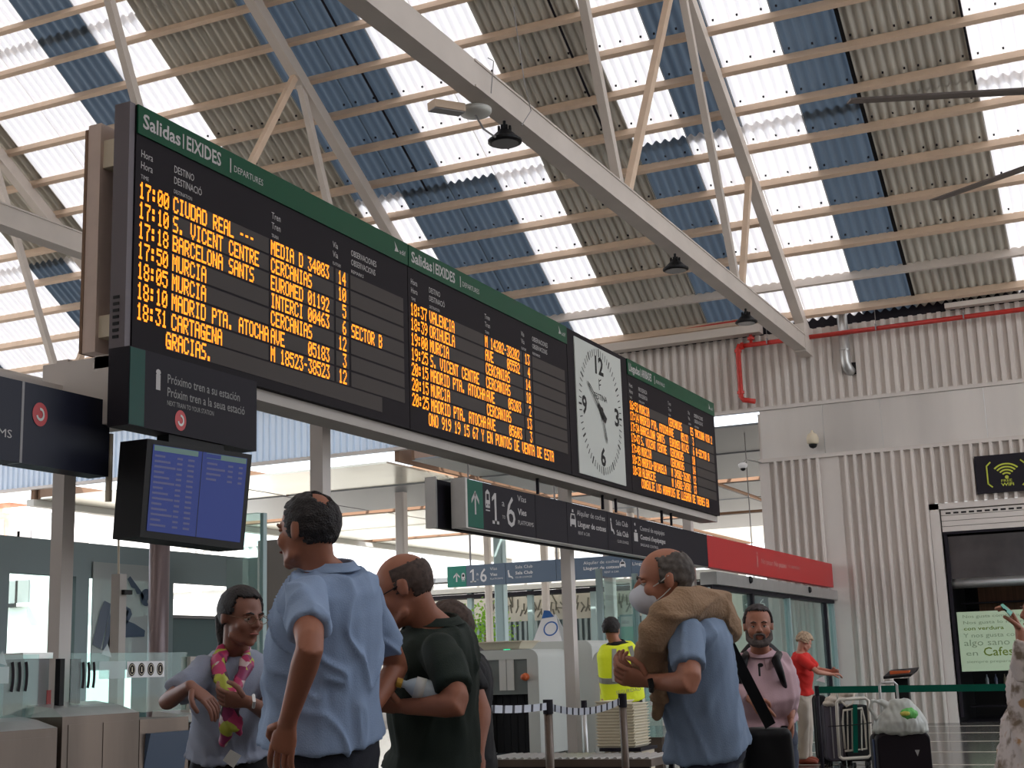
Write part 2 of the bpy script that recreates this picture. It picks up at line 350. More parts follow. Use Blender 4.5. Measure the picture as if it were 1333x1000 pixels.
# shutter
sh = thing('roller_shutter', 'half-raised grey roller shutter above the dark shop front', 'shutter', (-4, YW, 3.7))
for i in range(4):
    z = 4.14-.11*i
    mb = MB().box((-3.99, YW-.02, z-.10), (6, YW+.03, z))
    mb.build('slat', M['wallpanel'], sh)
mb = MB()
for i in range(22): mb.box((-3.9+i*.15, YW-.024, 4.06), (-3.8+i*.15, YW-.018, 4.095))
mb.build('slot', M['black'], sh)
MB().box((-3.99, YW+.0, 3.66), (6, YW+.06, 3.71)).build('bottom_rail', M['darkgrey'], sh)
fb = thing('shop_fascia', 'wide brushed metal fascia panel under the shutter', 'fascia', (-4, YW+.1, 2.4))
MB().box((-3.95, YW+.12, 2.62), (6, YW+.2, 3.62)).build('panel', mat('darksteel', (.12, .12, .13), .3, .9, var=.2, scale=1.5), fb)
MB().tube([(-3.95, YW+.14, 2.68), (6, YW+.14, 2.68)], .10, 14).build('rounded_edge', M['alu'], fb, smooth=True)
MB().box((-3.98, YW+.03, .1), (-3.92, YW+.1, 3.66)).build('frame_post', M['darkgrey'], fb)
# shop: poster with a faint glow added to its colour, interior shelf with bottles
po = thing('shop_poster', 'pale green poster with olive lettering in the dark shop window', 'poster', (-3.9, YW+.05, .96))
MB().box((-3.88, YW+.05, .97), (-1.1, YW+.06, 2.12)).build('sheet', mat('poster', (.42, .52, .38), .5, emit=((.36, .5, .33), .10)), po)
pm = mat('poster_ink', (.16, .24, .03), .6); pm2 = mat('poster_ink_pale', (.25, .33, .22), .6)
o = V((-3.8, YW+.05, 0))
for s, x, z, h, w_, m_ in (('en', 0, 1.27, .10, .22, pm2), ('Cafestore', .33, 1.26, .16, 1.0, pm), ('algo sano y rico', -.02, 1.46, .12, 1.45, pm2), ('Y nos gusta cocinarlo', -.02, 1.62, .08, 1.4, pm2), ('con verdura', .0, 1.76, .07, .75, pm), ('Nos gusta lo natural', 0, 1.88, .06, 1.2, pm2), ('Nos gusta comer muy bien', 0, 2.0, .06, 1.4, pm2), ('siempre preparado para ti', 0, 1.13, .05, 1.3, pm2), ('Siempre', .9, 1.03, .07, .5, pm)):
    text('lettering', s, m_, po, o+V((x+.03, 0, z)), EX, EZ, h, w_, bold=.01 if m_ is pm else 0)
cab = thing('shop_shelf', 'dark shelving unit behind the shop window', 'shelf', (-3.5, YW+1.2, 0))
for z in (.25, .62, 2.0, 2.3): MB().box((-3.9, YW+1.0, z), (2, YW+1.35, z+.03)).build('shelf_board', M['darkgrey'], cab)
MB().box((-3.6, YW+1.4, 2.1), (-2.5, YW+1.45, 2.65)).build('brown_panel', mat('brownslat', (.12, .055, .03), .6, var=.3, scale=6, stretch=(6, 1, .1)), cab)
for i in range(14):
    b = MB().lathe((-3.55+i*.17, YW+1.1, .65), [(.03, 0), (.034, .02), (.034, .15), (.012, .2), (.012, .24)], 10).build('bottle', mat('bottle%d' % (i % 3), ((.3, .35, .4), (.1, .12, .2), (.25, .2, .15))[i % 3], .2), None, smooth=True)
    tag(b, 'small bottle on the dark shop shelf, %s from the left' % ORD[i], 'bottle', 'bottles on the shop shelf')
# wifi sign
wf = thing('wifi_sign', 'dark wall sign with yellow-green FREE WIFI symbol in brackets', 'sign', (-3.24, YW-.1, 4.4))
MB().box((-3.24, YW-.13, 4.40), (-1.0, YW-.07, 5.15)).build('panel', M['darkgrey'], wf)
wy = mat('wifi_ink', (.50, .55, .06), .5); o = V((-2.66, YW-.135, 4.69)); mb = MB()
for r in (.07, .13, .19, .25): arcband(mb, o, EX, EZ, (0, 0), r, .03, 42, 138, sx=1.1)
disc(mb, o, EX, EZ, (0, 0), .035)
mb.build('wifi_arcs', wy, wf)
mb = MB()
for s in (-1, 1):
    mb.box((o.x+s*.36-.013, o.y-.006, 4.58), (o.x+s*.36+.013, o.y, 4.94))
    for z, d in ((4.94, 1), (4.58, -1)): mb.beam((o.x+s*.36, o.y-.003, z-.005*d), (o.x+s*.28, o.y-.003, z+.07*d), .026, .006, EY)
mb.build('bracket_mark', wy, wf)
text('lettering', 'FREE', wy, wf, V((-2.77, YW-.13, 4.60)), EX, EZ, .05, .2); text('lettering', 'WiFi', wy, wf, V((-2.78, YW-.13, 4.52)), EX, EZ, .06, .24, bold=.02)
mb = MB(); disc(mb, V((-2.05, YW-.13, 4.72)), EX, EZ, (0, 0), .12); mb.build('symbol', wy, wf)
# red pipe
rp = thing('fire_pipe', 'red painted fire pipe running along the top of the end wall', 'pipe', (-7.8, YW-.3, 8))
yp = YW-.28
MB().tube([(-7.85, yp, 7.96), (10, yp, 8.0)], .05, 10).build('pipe', M['redpipe'], rp, smooth=True)
MB().tube([(-7.8, yp, 8.0), (-7.85, yp, 7.9), (-7.85, yp, 6.86), (-7.8, yp, 6.78), (-7.55, yp, 6.72)], .055, 10).build('pipe', M['redpipe'], rp, smooth=True)
MB().tube([(-7.55, yp, 7.97), (-7.55, yp, 8.5), (-7.6, yp, 8.52), (-12, yp, 8.42), (-20, yp, 8.35)], .035, 10).build('pipe', M['redpipe'], rp, smooth=True)
for p, a in (((-7.85, yp, 7.86), EZ), ((-7.85, yp, 6.95), EZ), ((-7.75, yp, 7.96), EX), ((-7.55, yp, 8.1), EZ), ((-7.55, yp, 8.45), EZ)): MB().cyl(V(p)-a*.03, V(p)+a*.03, .08, 12).build('pipe_collar', M['redpipe'], rp)
for x in (-7.2, -4.9, -3.15, -1.2): MB().box((x-.012, yp-.06, 7.93), (x+.012, yp+.06, 8.06)).box((x-.005, yp-.005, 8.06), (x+.005, yp+.005, 8.5)).build('pipe_hanger', M['grey'], rp)
# duct elbow
dk = thing('vent_pipe', 'galvanised vent pipe turning into a hole in the end wall', 'pipe', (-5.55, YW-.2, 7.2))
MB().tube([(-5.6, YW-.17, 8.5), (-5.6, YW-.17, 7.35), (-5.57, YW-.15, 7.24), (-5.54, YW-.05, 7.18), (-5.54, YW+.02, 7.18)], .105, 14).build('pipe', M['alu'], dk, smooth=True)
MB().box((-5.52, YW-.055, 7.1), (-5.36, YW-.045, 7.36)).build('wall_hole', M['black'], dk)
MB().lathe((-5.6, YW-.17, 7.6), [(.11, 0), (.115, .01), (.115, .03), (.11, .04)], 14).build('seam_ring', M['alu'], dk)
# dome cameras
def dome(p, label, wallside=True):
    t = thing('dome_camera', label, 'camera', p); x, y, z = p
    MB().lathe((x, y, z), [(.07, .0), (.12, .02), (.125, .13), (.10, .2), (.03, .25), (.02, .29)], 16).build('housing', M['beige'] if wallside else M['white'], t, smooth=True)
    MB().lathe((x, y, z), [(.01, -.09), (.06, -.07), (.085, -.03), (.085, .0)], 16).build('lens_dome', M['black'], t, smooth=True)
    MB().tube([(x, y, z+.27), (x, y+.12, z+.29), (x, y+.3, z+.22)], .02, 8).build('bracket', M['offwhite'], t)
    return t
dome((-6.38, YW-.32, 5.68), 'beige dome camera on the silver wall band')
t = thing('dome_camera', 'small white dome camera on an arm off the wall corner', 'camera', (-7.95, YW-.2, 5.2))
c = at(967, 606, 'y', YW-.2)
MB().lathe(c, [(.02, -.08), (.08, -.05), (.1, 0), (.1, .03), (.04, .06)], 14).build('housing', M['white'], t, smooth=True)
MB().lathe(c, [(.01, -.12), (.05, -.1), (.06, -.05)], 12).build('lens_dome', M['black'], t, smooth=True)
MB().tube([c+V((0, 0, .05)), c+V((.1, 0, .12)), (-7.55, YW-.1, 5.42)], .02, 6).build('bracket', M['alu'], t)
# lamps under the chord
def lamp(p, label, src=None):
    if src: return dup(src, V(p), label=label)
    t = thing('high_bay_lamp', label, 'lamp', p, 'high bay lamps under the truss'); x, y, z = p
    MB().lathe(p, [(.075, .12), (.09, .1), (.16, .03), (.2, .0), (.2, -.025), (.17, -.04)], 20).build('shade', M['black'], t, smooth=False)
    MB().lathe(p, [(.16, -.043), (.16, -.03)], 20).build('lens', mat('lens', (.12, .12, .13), .2), t)
    f = MB()
    for k in range(8):
        a = k*math.pi/4; f.box((x+.07*math.cos(a)-.012, y+.07*math.sin(a)-.012, z+.08), (x+.07*math.cos(a)+.012, y+.07*math.sin(a)+.012, z+.17))
    f.build('heat_sink', M['black'], t)
    MB().tube([(x, y, z+.15), (x, y, z+.24)], .02, 8).build('hook', M['black'], t)
    return t
l0 = lamp((-6.42, 13.9, 7.36), 'black round high bay lamp hanging beside a white disc and cable on the truss')
lamp((-6.42, 20.1, 7.36), 'black round high bay lamp under the truss above the clock', l0)
lamp((-6.42, 24.1, 7.36), 'black round high bay lamp under the truss nearest the end wall', l0)
rt = thing('access_point', 'white round disc fixed under the truss beside the lamp', 'router', (-6.32, 13.1, 7.42))
MB().lathe((-6.55, 13.4, 7.56), [(.05, -.04), (.17, -.03), (.19, 0), (.19, .03), (.1, .05)], 20).build('disc', M['offwhite'], rt, smooth=True)
MB().tube([(-6.55, 13.4, 7.53), (-6.5, 13.5, 7.38), (-6.45, 13.7, 7.34), (-6.42, 13.85, 7.47)], .012, 6).build('cable', M['grey'], rt)
ft = thing('flood_lamp', 'small rectangular floodlight clamped on the truss left of the white disc', 'lamp', (-6.5, 12.6, 7.3))
MB().beam((-6.82, 12.85, 7.50), (-6.62, 13.2, 7.53), .16, .09).build('housing', M['purlin'], ft)
MB().beam((-6.82, 12.85, 7.445), (-6.62, 13.2, 7.475), .14, .01).build('lens', M['grey'], ft)
wr = thing('suspension_wire', 'thin wire looped over the truss above the lamp', 'wire', (-6.2, 13.7, 7.9))
MB().tube([(-6.2, 13.9, 7.5), (-6.16, 14.1, 7.75), (-6.16, 13.95, 8.0), (-6.25, 13.9, 9)], .006, 5).build('loop', M['grey'], wr)
MB().tube([(-6.2, 13.1, 7.6), (-6.18, 13.15, 8.0), (-6.2, 13.05, 8.0)], .006, 5).build('clip', M['grey'], wr)
# ceiling fan on the truss at right
HF = V((1.65, 15.5, 7.0)); fan = thing('ceiling_fan', 'very large grey ceiling fan with long thin blades at the right', 'fan', HF)
MB().lathe(HF, [(.1, -.15), (.28, -.12), (.3, .05), (.12, .12), (.06, .5), (.06, .7)], 18).build('hub', M['darkgrey'], fan)
for k in range(7):
    a = math.radians(201+k*360/7); d = V((math.cos(a), math.sin(a), 0)); s = d.cross(EZ)*.15
    t0 = HF+d*.25; t1 = HF+d*4.4
    MB().hexa([t0-s*1.1+V((0, 0, -.02)), t0+s*1.1+V((0, 0, .03)), t1+s*.8+V((0, 0, .04)), t1-s*.8+V((0, 0, -.01)), t0-s*1.1+V((0, 0, .0)), t0+s*1.1+V((0, 0, .05)), t1+s*.8+V((0, 0, .06)), t1-s*.8+V((0, 0, .01))]).build('fan_blade', mat('fanblade', (.10, .08, .07), .5), fan)

# ================================================================ BOARDS (face +X, plane x = XB0)
XF = -6.0; Z1 = 5.19; Z0 = 3.47
FONT = {'A': '0E11111F111111', 'B': '1E11111E11111E', 'C': '0E11101010110E', 'D': '1E11111111111E', 'E': '1F10101E10101F', 'F': '1F10101E101010', 'G': '0E11101713110F', 'H': '1111111F111111', 'I': '0E04040404040E', 'J': '0702020202120C', 'K': '11121418141211', 'L': '1010101010101F', 'M': '111B1515111111', 'N': '11191915131311', 'O': '0E11111111110E', 'P': '1E11111E101010', 'Q': '0E11111115120D', 'R': '1E11111E141211', 'S': '0F10100E01011E', 'T': '1F040404040404', 'U': '1111111111110E', 'V': '11111111110A04', 'W': '11111115151B11', 'X': '11110A040A1111', 'Y': '11110A04040404', 'Z': '1F01020408101F', '0': '0E11131519110E', '1': '040C040404040E', '2': '0E11010204081F', '3': '1F02040201110E', '4': '02060A121F0202', '5': '1F101E0101110E', '6': '0608101E11110E', '7': '1F010204040404', '8': '0E11110E11110E', '9': '0E11110F01020C', ':': '000C0C000C0C00', '-': '0000000E000000', '.': '00000000000C0C', ' ': '00000000000000'}
CP = .0642
def ledline(s, u, z, h, parent, xf=XF+.004, cp=CP):
    mb = MB(); dx = cp/6; dz = h/7
    for i, ch in enumerate(s):
        g = FONT.get(ch, FONT[' '])
        for r in range(7):
            b = int(g[2*r:2*r+2], 16); c = 0
            while c < 5:
                if b & (16 >> c):
                    e = c
                    while e < 5 and b & (16 >> e): e += 1
                    y0 = u+i*cp+c*dx; y1 = u+i*cp+e*dx+dx*.25; zt = z-r*dz
                    mb.quad((xf, y0, zt-dz), (xf, y1, zt-dz), (xf, y1, zt), (xf, y0, zt)); c = e
                c += 1
    if mb.v: return mb.build('led_text', M['led'], parent, kind='stuff')
ROW0 = 4.652; PITCH_ = .1408; RH = .118
def board(y0, w_, label, rows8, last, head, name='departure_board'):
    t = thing(name, label, 'board', (XF, y0, Z0))
    MB().box((XF-.13, y0, Z0), (XF, y0+w_-.012, Z1)).build('housing', M['dark'], t)
    MB().box((XF-.01, y0+.002, 4.985), (XF+.012, y0+w_-.014, Z1+.002)).build('header_strip', M['green'], t)
    tl = lambda s, u, z, h, ww, **k: text('lettering', s, M['caption'], t, V((XF+.002+k.pop('dx', 0), y0+u, z)), EY, EZ, h, ww, **k)
    a, b, c = head
    tl(a, .05, 5.04, .10, .40, dx=.01, bold=.02); MB().box((XF+.012, y0+.475, 5.03), (XF+.015, y0+.487, 5.14)).build('divider', M['caption'], t)
    tl(b, .52, 5.04, .10, .40, dx=.01, bold=.02); MB().box((XF+.012, y0+1.03, 5.03), (XF+.015, y0+1.042, 5.14)).build('divider', M['caption'], t); tl(c, 1.08, 5.05, .05, .37, dx=.01)
    # small mark of the rail operator
    mb = MB(); o = V((XF+.012, y0+3.48, 5.06)); plan(mb, o, EY, EZ, [(0, 0), (.075, .01), (.0, .095), (.02, .04)]); mb.build('emblem', M['caption'], t); tl('adif', 3.57, 5.06, .045, .11, dx=.01)
    for u, hh in ((.05, (('Hora', .12), ('Hora', .12), ('TIME', .08))), (.40, ((('DESTINO', .22), ('DESTINACIÓ', .31), ('DESTINATION', .2)) if name[0] == 'd' else (('PROCEDENCIA', .33), ('PROCEDÈNCIA', .33), ('FROM', .2)))), (1.58, (('Tren', .12), ('Tren', .12), ('TRAIN', .09))), (2.46, (('Vía', .08), ('Via', .08), ('PLATFORM', .12))), (2.75, (('OBSERVACIONES', .42), ('OBSERVACIONS', .40), ('REMARKS', .2)))):
        for k, (s, ww) in enumerate(hh): tl(s, u, 4.83-.082*k+(.012 if k == 2 else 0), .052 if k < 2 else .028, ww)
    for r in range(7):
        zt = ROW0-PITCH_*r+.008
        for a0, a1 in ((.385, 1.545), (1.565, 2.47), (2.50, 2.70), (2.735, 3.64)):
            MB().box((XF-.01, y0+a0, zt-RH-.009), (XF+.003, y0+a1, zt-.004)).build('led_panel', M['ledpanel'], t)
    MB().box((XF-.01, y0+.34, ROW0-PITCH_*7-RH-.004), (XF+.003, y0+3.24, ROW0-PITCH_*7+.008)).build('led_panel', M['ledpanel'], t)
    for r, row in enumerate(rows8):
        z = ROW0-PITCH_*r
        for s, u in zip(row, (.035, .395, 1.572, 2.54, 2.745)):
            if s: ledline(s, y0+u, z, RH, t)
    ledline(last[1], y0+last[0], ROW0-PITCH_*7, RH, t)
    return t
D1 = board(7.03, 3.74, 'nearest departures board, first row 17:00 CIUDAD REAL', [
 ('17:00', 'CIUDAD REAL ---', 'MEDIA D 34083', '14', ''), ('17:10', 'S. VICENT CENTRE', 'CERCANIAS', '10', ''), ('17:18', 'BARCELONA SANTS', 'EUROMED 01192', ' 5', ''),
 ('17:50', 'MURCIA', 'INTERCI 00463', ' 6', 'SECTOR B'), ('18:05', 'MURCIA', 'CERCANIAS', '12', ''), ('18:10', 'MADRID PTA. ATOCHA', 'AVE     05183', ' 3', ''), ('18:31', 'CARTAGENA', 'M 18523-38523', '12', '')], (.34, 'GRACIAS.'), ('Salidas', 'EIXIDES', 'DEPARTURES'))
D2 = board(10.77, 3.74, 'middle departures board, first row 18:37 VALENCIA', [
 ('18:37', 'VALENCIA', 'M 14202-38202', '13', ''), ('18:39', 'ORIHUELA', 'AVE     05552', ' 4', ''), ('19:00', 'MURCIA', 'CERCANIAS', '14', ''), ('19:25', 'S. VICENT CENTRE', 'CERCANIAS', '10', ''),
 ('20:15', 'MADRID PTA. ATOCHA', 'AVE     05203', ' 2', ''), ('20:15', 'MURCIA', 'CERCANIAS', '13', ''), ('20:25', 'MADRID PTA. ATOCHA', 'AVE     05603', ' 3', '')], (.34, 'ONO 919 19 15 67 Y EN PUNTOS DE VENTA DE ESTA'), ('Salidas', 'EIXIDES', 'DEPARTURES'))
tag(thing('board_gap', None, None, (0, 0, 0)), kind='structure'); bpy.data.objects.remove(bpy.data.objects['board_gap'])
D4 = board(16.49, 3.78, 'arrivals board at the far end beyond the clock', [
 ('16:52', 'MURCIA', 'CERCANIAS', 'ES', 'TACIONA VIA 2'), ('17:14', 'MADRID PTA. ATOCHA', 'AVE     05122', ' 3', ''), ('17:34', 'BARCELONA SANTS', 'EUROMED 01142', ' 6', 'R-SECTOR B'), ('17:43', 'S. VICENT CENTRE', 'CERCANIAS', '10', ''),
 ('17:48', 'MURCIA', 'CERCANIAS', '14', ''), ('18:25', 'MADRID-ORIHUELA', 'M 34502-36202', '12', ''), ('18:38', 'ALBACETE', 'M 14502-34502', '13', '')], (.34, 'CONSULTE LOS HORARIOS DE LLEGADA DE TRENES EN'), ('Llegadas', 'ARRIBADES', 'ARRIVALS'), 'arrival_board')
# clock
ck = thing('station_clock', 'square white station clock between the departures and arrivals boards', 'clock', (XF, 14.51, Z0))
MB().box((XF-.13, 14.512, Z0), (XF, 16.478, Z1)).build('housing', M['dark'], ck)
MB().box((XF-.01, 14.72, 3.51), (XF+.01, 16.24, 5.13)).build('dial', M['clockface'], ck)
O = V((XF+.01, 15.48, 4.34)); ink = M['black']
mb = MB()
for k in range(60):
    a = math.radians(6*k); big = k % 5 == 0; r0, r1, hw = (.66, .745, .012) if not big else (.655, .755, .024)
    # ticks drift out of round like the dial: radius follows the face
    ex = .70/.75; c_, s_ = math.sin(a), math.cos(a)
    p = lambda r, t: (r*ex*c_+t*s_*1, r*1.03*s_-t*c_)
    plan(mb, O, EY, EZ, [p(r0, -hw/2), p(r0, hw/2), p(r1, hw/2), p(r1, -hw/2)], .003)
mb.build('minute_marks', ink, ck)
for s, u, z, ww in (('12', -.13, .46, .27), ('3', .46, -.1, .15), ('6', -.07, -.66, .16), ('9', -.60, -.1, .15)): text('numeral', s, ink, ck, O+EY*u+EZ*z, EY, EZ, .21, ww, bold=.03)
text('lettering', 'FESTINA', ink, ck, O+EY*-.2+EZ*.14, EY, EZ, .07, .42, bold=.01)
mb = MB(); plan(mb, O, EY, EZ, [(-.03, .26), (-.015, .26), (-.015, .40), (-.03, .40)]); plan(mb, O, EY, EZ, [(-.015, .38), (.05, .41), (.05, .395), (-.015, .365)]); plan(mb, O, EY, EZ, [(-.015, .33), (.035, .345), (.035, .33), (-.015, .315)]); mb.build('emblem', ink, ck)
def hand(tip, tail, wd, nm):
    d = V((tip[0], tip[1])).normalized(); n = V((-d.y, d.x)); P = lambda a, b: (d.x*a+n.x*b, d.y*a+n.y*b); L = V(tip).length
    mb = MB(); plan(mb, O, EY, EZ, [P(-tail, wd*.8), P(-tail*.4, -wd), P(0, -wd*.6), P(0, wd*.6)], .012)
    plan(mb, O, EY, EZ, [P(-tail, wd), P(-tail, -wd), P(L*.25, -wd*.7), P(L*.25, wd*.7)], .013)
    for sg in (1, -1): plan(mb, O, EY, EZ, [P(L*.2, sg*wd*.75), P(L*.2, sg*(wd*.75-.012)), P(L, 0), P(L*.85, sg*wd*.55)], .014)
    return mb.build(nm, ink, ck)
hand((-.43, .31), .17, .042, 'hour_hand'); hand((.15, -.38), .05, .035, 'minute_hand')
mb = MB(); disc(mb, O, EY, EZ, (0, 0), .05, d=.016); mb.build('hand_boss', ink, ck)
# left end cheek and supporting rail under the boards
ch = thing('board_frame', 'dark metal frame and grey rail carrying the boards', 'frame', (XF-.3, 7, Z0))
MB().box((XF-.14, 6.97, Z0-.02), (XF-.01, 7.025, Z1+.005)).build('side_cheek', mat('cheek', (.12, .10, .11), .5), ch)
MB().box((XF-.31, 7.03, Z0-.09), (XF-.05, 20.27, Z0-.003)).build('bottom_rail', M['steelbeam'], ch)
mb = MB()
for i in range(7): mb.box((XF-.11, 6.965, 3.55+i*.045), (XF-.06, 6.97, 3.57+i*.045))
mb.build('vent_slots', M['black'], ch)
rb = thing('rear_support_box', 'tall beige channel standing behind the left end of the boards', 'support', (-6.6, 7.2, 3.5))
MB().box((-6.42, 7.03, 3.50), (-6.31, 7.18, 5.12)).build('channel', mat('beigebox', (.60, .47, .40), .5, var=.04), rb)
MB().box((-6.31, 7.06, 4.8), (-6.135, 7.17, 5.0)).build('bracket', M['beige'], rb)
MB().box((-6.31, 7.06, 3.6), (-6.135, 7.17, 3.75)).build('bracket', M['beige'], rb)
MB().box((-6.445, 7.025, 3.50), (-6.422, 7.16, 5.09)).build('edge_strip', M['brown'], rb)
# columns under / behind the boards
def column(x, y, z1, label, w_=.13, d_=.13):
    t = thing('column', label, 'column', (x, y, 0), 'white columns under the boards')
    MB().box((x-w_/2, y-d_/2, 0), (x+w_/2, y+d_/2, z1)).build('shaft', M['col'], t)
    MB().box((x-w_/2-.015, y-d_/2-.015, 0), (x+w_/2+.015, y+d_/2+.015, .02)).build('base_plate', M['steel'], t)
    return t
c1 = column(-6.66, 7.16, 3.5, 'white square column at the left, under the red emblem sign', .10, .11)
MB().box((-6.76, 7.03, 3.0), (-6.15, 7.30, 3.46)).build('bracket', M['col'], c1)
column(-6.62, 10.25, 3.5, 'white square column behind the man in the light blue shirt')
column(-6.62, 15.75, 3.5, 'white square column below the clock in front of the scanners')
column(-6.62, 20.6, 3.5, 'white square column below the far end of the arrivals board')
lb = thing('tie_beam', 'cream steel tie beam running left behind the emblem sign', 'beam', (-6.7, 4, 3.2))
MB().box((-6.72, -3, 3.12), (-6.58, 7.03, 3.30)).build('beam', M['truss'], lb)
# ---------------------------------------------------------------- info panel and monitor
ip = thing('next_train_panel', 'small dark panel reading Próximo tren a su estación above the screen', 'sign', (-5.9, 6.9, 2.93))
XI = -5.88
MB().box((XI-.17, 6.87, 2.94), (XI, 8.26, 3.455)).build('housing', M['darkgrey'], ip)
MB().box((XI, 6.875, 2.945), (XI+.004, 7.02, 3.45)).build('green_stripe', mat('tealdark', (.0, .05, .036), .4, spec=.2), ip)
cap2 = mat('caption_dim', (.24, .235, .23), .6)
for s, u, z, h, ww in (('Próximo tren a su estación', .38, 3.275, .06, .80), ('Próxim tren a la seua estació', .38, 3.185, .06, .86), ('NEXT TRAIN TO YOUR STATION', .38, 3.125, .032, .50)): text('lettering', s, cap2, ip, V((XI+.001, 6.87+u, z)), EY, EZ, h, ww, bold=.008)
text('lettering', 'i', M['caption'], ip, V((XI+.001, 7.13, 3.22)), EY, EZ, .13, .05, bold=.05)
def emblem(org, r, par):
    mb = MB(); disc(mb, org, EY, EZ, (0, 0), r, 26, .002, sx=.85); mb.build('emblem_disc', M['red'], par)
    mb = MB(); arcband(mb, org, EY, EZ, (0, 0), r*.34, r*.22, -165, 100, 16, .005, sx=.85); mb.build('emblem_mark', M['offwhite'], par)
emblem(V((XI+.002, 7.39, 3.04)), .07, ip)
mo = thing('hanging_screen', 'blue lit departures screen hanging below the small dark panel', 'screen', (-5.85, 7, 2.2))
a, b, c, d = [at(px, py, 'x', xx) for px, py, xx in ((192, 571, -5.80), (328, 592, -5.80), (317, 716, -5.84), (182, 699, -5.84))]
back = V((-.22, .0, 0)); U = (b-a).normalized(); W = (a-d).normalized(); N = U.cross(W)
def onq(u, v): return (a*(1-u)+b*u)*(1-v)+(d*(1-u)+c*u)*v
MB().hexa([d+back, c+back, c, d, a+back, b+back, b, a]).build('housing', M['black'], mo)
scm = mat('screen_glow', (.02, .025, .07), .7, spec=.08, emit=((.08, .11, .36), .2)); scg = mat('screen_green', (.01, .05, .04), .3, emit=((.02, .12, .10), .2)); sct = mat('screen_dim', (.01, .01, .05), .4, emit=((.04, .05, .2), .2))
def onp(u0, v0, u1, v1, off, nm, m_): return MB().quad(*[onq(u, v)+N*off for u, v in ((u0, v1), (u1, v1), (u1, v0), (u0, v0))]).build(nm, m_, mo)
MB().box((-6.0, 7.3, 2.84), (-5.9, 7.9, 2.938)).build('mount', M['black'], mo)
onp(.05, .05, .95, .93, .004, 'display', scm)
for u0 in (.06, .54): onp(u0, .055, u0+.40, .11, .006, 'heading_bar', scg)
onp(.54, .06, .68, .105, .007, 'heading_label', scm)
for r in range(14):
    for u0, w_ in ((.07, .09+.05*(r*7 % 3)), (.27, .05), (.37, .06), (.55, .1+.04*(r*5 % 3)), (.76, .05), (.87, .04)):
        if u0 > .5 and r > 3: continue
        onp(u0, .15+r*.054, u0+w_, .172+r*.054, .006, 'screen_text', sct)
onp(.497, .05, .503, .93, .006, 'split_line', M['black'])
# ---------------------------------------------------------------- left sign
ls = thing('emblem_sign', 'long dark navy hanging sign with red round emblem at the far left', 'sign', (-6.2, 5, 2.65))
XS = -6.23
MB().box((XS-.16, 3.0, 2.66), (XS, 6.31, 3.165)).build('panel', M['navy'], ls)
MB().box((XS-.16, 6.33, 2.66), (XS, 7.10, 3.165)).build('panel', M['navy'], ls)
MB().box((XS-.1, 6.31, 2.66), (XS+.002, 6.33, 3.165)).build('joint', M['grey'], ls)
emblem(V((XS+.002, 6.465, 2.98)), .075, ls)
text('lettering', 'PLATFORMS', M['caption'], ls, V((XS, 6.24, 2.80)), EY, EZ, .05, .5, right=True)
MB().tube([V((-6.25, 7.13, 2.95)), V((-6.25, 7.13, 2.5))], .022, 8).build('end_tube', M['beige'], ls)
# ---------------------------------------------------------------- platform sign 1 a 6
ps = thing('platform_sign', 'long dark hanging sign reading 1 a 6 Vías beneath the boards', 'sign', (-6.2, 12.3, 2.72))
ZB, ZT = 2.725, 3.205
for y0, y1 in ((12.31, 13.965), (13.965, 14.855), (14.855, 16.149), (16.149, 16.997), (16.997, 20.27)): MB().box((XS-.14, y0+.006, ZB), (XS, y1-.004, ZT)).build('panel', M['darkgrey'], ps)
MB().box((XS-.16, 12.27, ZB-.01), (XS+.003, 12.312, ZT+.01)).build('end_cap', M['alu'], ps)
MB().box((XS-.13, 12.3, ZB-.012), (XS-.01, 20.27, ZB-.001)).build('bottom_edge', M['alu'], ps)
MB().box((XS, 12.315, ZB+.003), (XS+.003, 12.66, ZT-.003)).build('green_square', M['teal'], ps)
def arrow(par, org, U, W, h, m_):
    mb = MB(); plan(mb, org, U, W, [(-.016, 0), (.016, 0), (.016, h), (-.016, h)])
    for s in (1, -1): plan(mb, org, U, W, [(0, h+.02), (0, h-.03), (s*.085, h-.115), (s*.085, h-.07)])
    mb.build('arrow', m_, par)
CP_ = M['caption']
arrow(ps, V((XS+.004, 12.48, 2.86)), EY, EZ, .22, CP_)
def train(par, org, U, W, s, m_):
    mb = MB(); plan(mb, org, U, W, [(-.06*s, .04*s), (.06*s, .04*s), (.07*s, .1*s), (.06*s, .24*s), (0, .28*s), (-.06*s, .24*s), (-.07*s, .1*s)]); plan(mb, org, U, W, [(-.06*s, 0), (.06*s, 0), (.06*s, .015*s), (-.06*s, .015*s)]); mb.build('train_symbol', m_, par)
    mb = MB(); plan(mb, org, U, W, [(-.035*s, .14*s), (.035*s, .14*s), (.035*s, .22*s), (-.035*s, .22*s)], .004)
    for x in (-.035, .035): disc(mb, org, U, W, (x*s, .08*s), .014*s, 10, .004)
    mb.build('symbol_detail', M['darkgrey'], par)
train(ps, V((XS+.001, 12.77, 2.92)), EY, EZ, .8, CP_)
def car(par, org, U, W, s, m_):
    mb = MB(); plan(mb, org, U, W, [(-.1*s, 0), (-.06*s, 0), (-.06*s, .03*s), (.06*s, .03*s), (.06*s, 0), (.1*s, 0), (.1*s, .1*s), (.07*s, .18*s), (-.07*s, .18*s), (-.1*s, .1*s)]); plan(mb, org, U, W, [(-.03*s, .2*s), (.03*s, .2*s), (.02*s, .24*s), (-.02*s, .24*s)]); mb.build('car_symbol', m_, par)
    mb = MB(); plan(mb, org, U, W, [(-.07*s, .105*s), (.07*s, .105*s), (.05*s, .16*s), (-.05*s, .16*s)], .004); mb.build('symbol_detail', M['darkgrey'], par)
